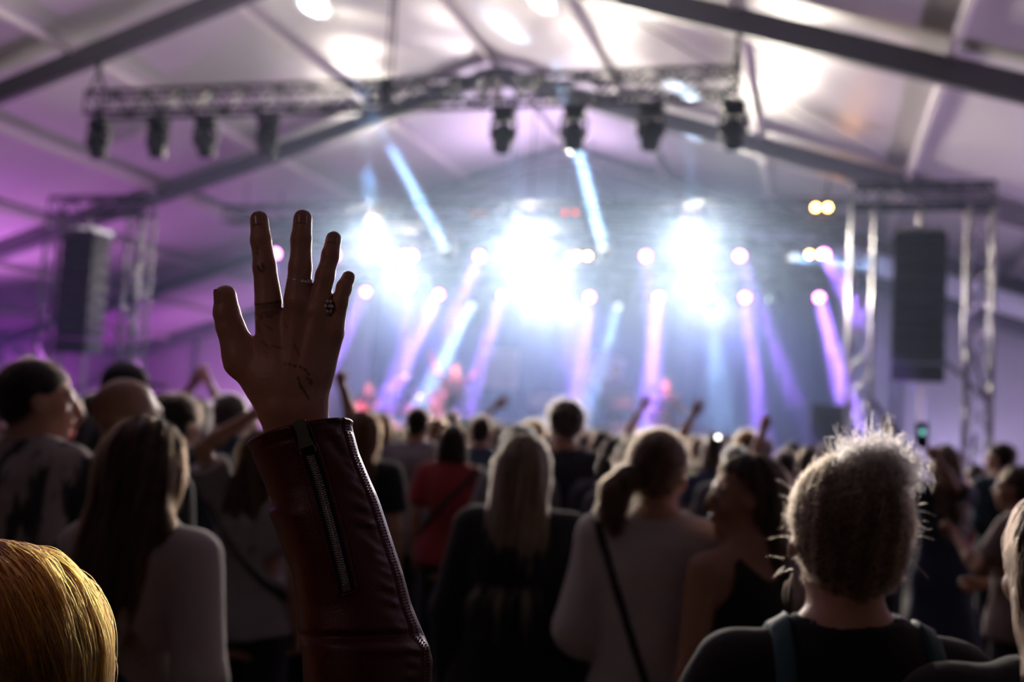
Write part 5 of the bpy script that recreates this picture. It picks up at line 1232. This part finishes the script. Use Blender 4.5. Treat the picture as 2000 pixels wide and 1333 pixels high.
# -- unseen-faced heads in the last rows, told apart by their hair and place
FILL = [(560, 806, 8.2, 'm', 'short', DK, 'behind the raised wrist, first row from the stage'), (690, 822, 9.2, 'f', 'bob', BR, 'left of the auburn woman in the last row'), (800, 826, 10.2, 'f', 'long', BL_, 'last row, left of the grey tee'),
        (925, 832, 10.6, 'm', 'short', BR, 'last row, right of the teal cap'), (995, 826, 9.8, 'm', 'short', DK, 'last row, left of the ginger curls'), (1080, 834, 10.6, 'f', 'bob', GI, 'last row, below the tall curly man'),
        (1160, 838, 11.0, 'f', 'bob', BL_, 'last row, left of the long dark hair'), (1225, 840, 10.2, 'm', 'short', GR, 'last row, left of the pale raised hand'), (1295, 842, 10.8, 'm', 'short', DK, 'last row, below the guitarist'),
        (1345, 846, 10.2, 'f', 'long', BR, 'last row, left of the raised red hand'), (1420, 850, 10.0, 'f', 'long', BL_, 'last row, left of the ginger curls at right'), (1495, 856, 9.6, 'm', 'short', BR, 'last row, below the thin raised arm'),
        (1550, 862, 10.4, 'f', 'bob', DK, 'last row, left of the dark speaker box'), (1615, 866, 10.0, 'm', 'short', BR, 'last row, below the dark speaker box'), (1775, 880, 9.4, 'f', 'bob', BR, 'last row, under the reaching arms'),
        (1690, 872, 10.5, 'f', 'long', DK, 'last row, behind the bun beside the tower leg'), (95, 790, 8.4, 'f', 'long', BR, 'last row at the far left'), (290, 780, 9.6, 'm', 'short', BR, 'last row, above the brown haired woman'), (490, 796, 9.2, 'f', 'bob', GI, 'last row, left of the wrist')]
for px, top, d, k, hr, hcl, w in FILL:
    person(px, top, d, k, yaw=random.uniform(-8, 8), hair=hr, hcol=hcl, top_col=random.choice([BLK, NAVY, (.12, .1, .12), (.2, .18, .2), (.08, .05, .09)]), res=.017, eyes=False, hair_kw=dict(nstr=240),
           label='small %s haired person, %s' % ({DK: 'dark', BR: 'brown', BL_: 'blonde', GI: 'ginger', GR: 'grey'}[hcl], w))
# small things held or worn in the crowd
p = at_d(1396, 868, 7.0); t = tag(empty('phone', p - np.array((0, 0, .07)), R(10)), 'phone held up beside the blue top woman, a white glint on it', 'phone'); MB().box((0, 0, .07), (.075, .009, .15), None, .004).build('phone_case', M['black'], t); MB().lathe((.02, -.006, .12), (0, -1, 0), [(0, .012), (.003, .010), (.004, 0)], 12).build('glint_disc', emit('white_glint', (1, .95, .9), 10), t)  # white glint made as a small glowing disc on the phone
p = at_d(1801, 851, 5.8); t = tag(empty('phone', p - np.array((0, 0, .07)), R(20)), 'phone lifted by the woman in the navy dress with a teal glint', 'phone'); MB().box((0, 0, .07), (.075, .009, .15), None, .004).build('phone_case', M['black'], t); MB().lathe((.0, -.006, .09), (0, -1, 0), [(0, .016), (.003, .013), (.004, 0)], 12).build('glint_disc', emit('teal_glint', (.3, .8, .8), 1.2), t)  # teal glint, likewise a glowing disc

# ================================================================== THE BAND
def on_stage(px, top, Y, **k): return person(px, top, 0, at=at_y(px, top, Y), z0=ST_Z, yaw=180, **k)
on_stage(891, 712, 17.0, k='m', hair='short', hcol=(.35, .2, .1), top_col=(.05, .05, .06), sleeve='short', arms={'R': (at_y(843, 698, 16.8), (1, 0, -.2), 'open'), 'L': (at_y(944, 704, 16.8), (-1, 0, -.2), 'open')}, label='singer on the stage with both arms spread up, dark vest')
_, sg, _, _, Jg, _ = on_stage(1301, 741, 16.9, k='m', hair='short', hcol=(.2, .08, .05), top_col=(.03, .03, .035), sleeve='short', arms={'R': 'strum', 'L': 'fret'}, label='guitarist on the stage at the right, lit magenta')
on_stage(860, 744, 18.2, k='f', hair='long', hcol=(.3, .15, .1), top_col=(.45, .3, .35), arms={'L': 'front', 'R': 'front'}, label='musician in a pale top left behind the singer')
_, sg2, _, _, _, _ = on_stage(722, 748, 17.2, k='m', hair='short', hcol=(.2, .1, .06), top_col=(.04, .03, .05), sleeve='short', arms={'R': 'strum', 'L': 'fret'}, label='bass player at the left of the stage')
on_stage(808, 752, 20.1, k='m', hair='short', hcol=DK, top_col=(.1, .05, .1), arms={'L': 'front', 'R': 'front'}, label='drummer standing behind the cymbals')
on_stage(1205, 712, 20.4, k='m', hair='short', hcol=(.3, .15, .08), top_col=(.25, .18, .24), arms={'L': 'front', 'R': 'front'}, label='keyboard player standing behind the dark amplifier boxes')
def guitar(px, top, Y, s, label, col):
    P = at_y(px, top, Y); t = tag(empty('electric_guitar', (P[0], Y - .20 * s, ST_Z + 1.02 * s), math.pi), label, 'guitar'); t.rotation_euler = (0, R(-14), math.pi)
    b = run([(ellipsoid((-.10, .03, 0), (.16, .028, .15)), .03, 'add'), (ellipsoid((.08, .03, 0), (.13, .028, .115)), .03, 'add'), (ellipsoid((.17, .03, .11), (.07, .06, .05)), .02, 'cut'), (ellipsoid((.17, .03, -.11), (.07, .06, .05)), .02, 'cut')], .012)
    V, Q = surface_nets(b.D, b.lo, b.h); V[:, 0] *= -1; V[:, 1] *= 1.0; q = quad_mesh('guitar_body', V, Q[:, ::-1], 1); link('guitar_body', q, t, col)
    MB().box((-.46, .05, 0), (.62, .022, .052), None, .008).build('neck', M['drum'], t); MB().box((-.84, .045, .01), (.17, .018, .085), None, .008).build('headstock', M['drum'], t)
    MB().box((.0, .062, 0), (.22, .01, .10), None, .004).build('pickguard', M['panel'], t)
guitar(1301, 741, 16.9, sg, 'red electric guitar held by the guitarist at the right of the stage', M['wood']); guitar(722, 748, 17.2, sg2, 'red bass guitar held by the player at the left of the stage', M['wood'])
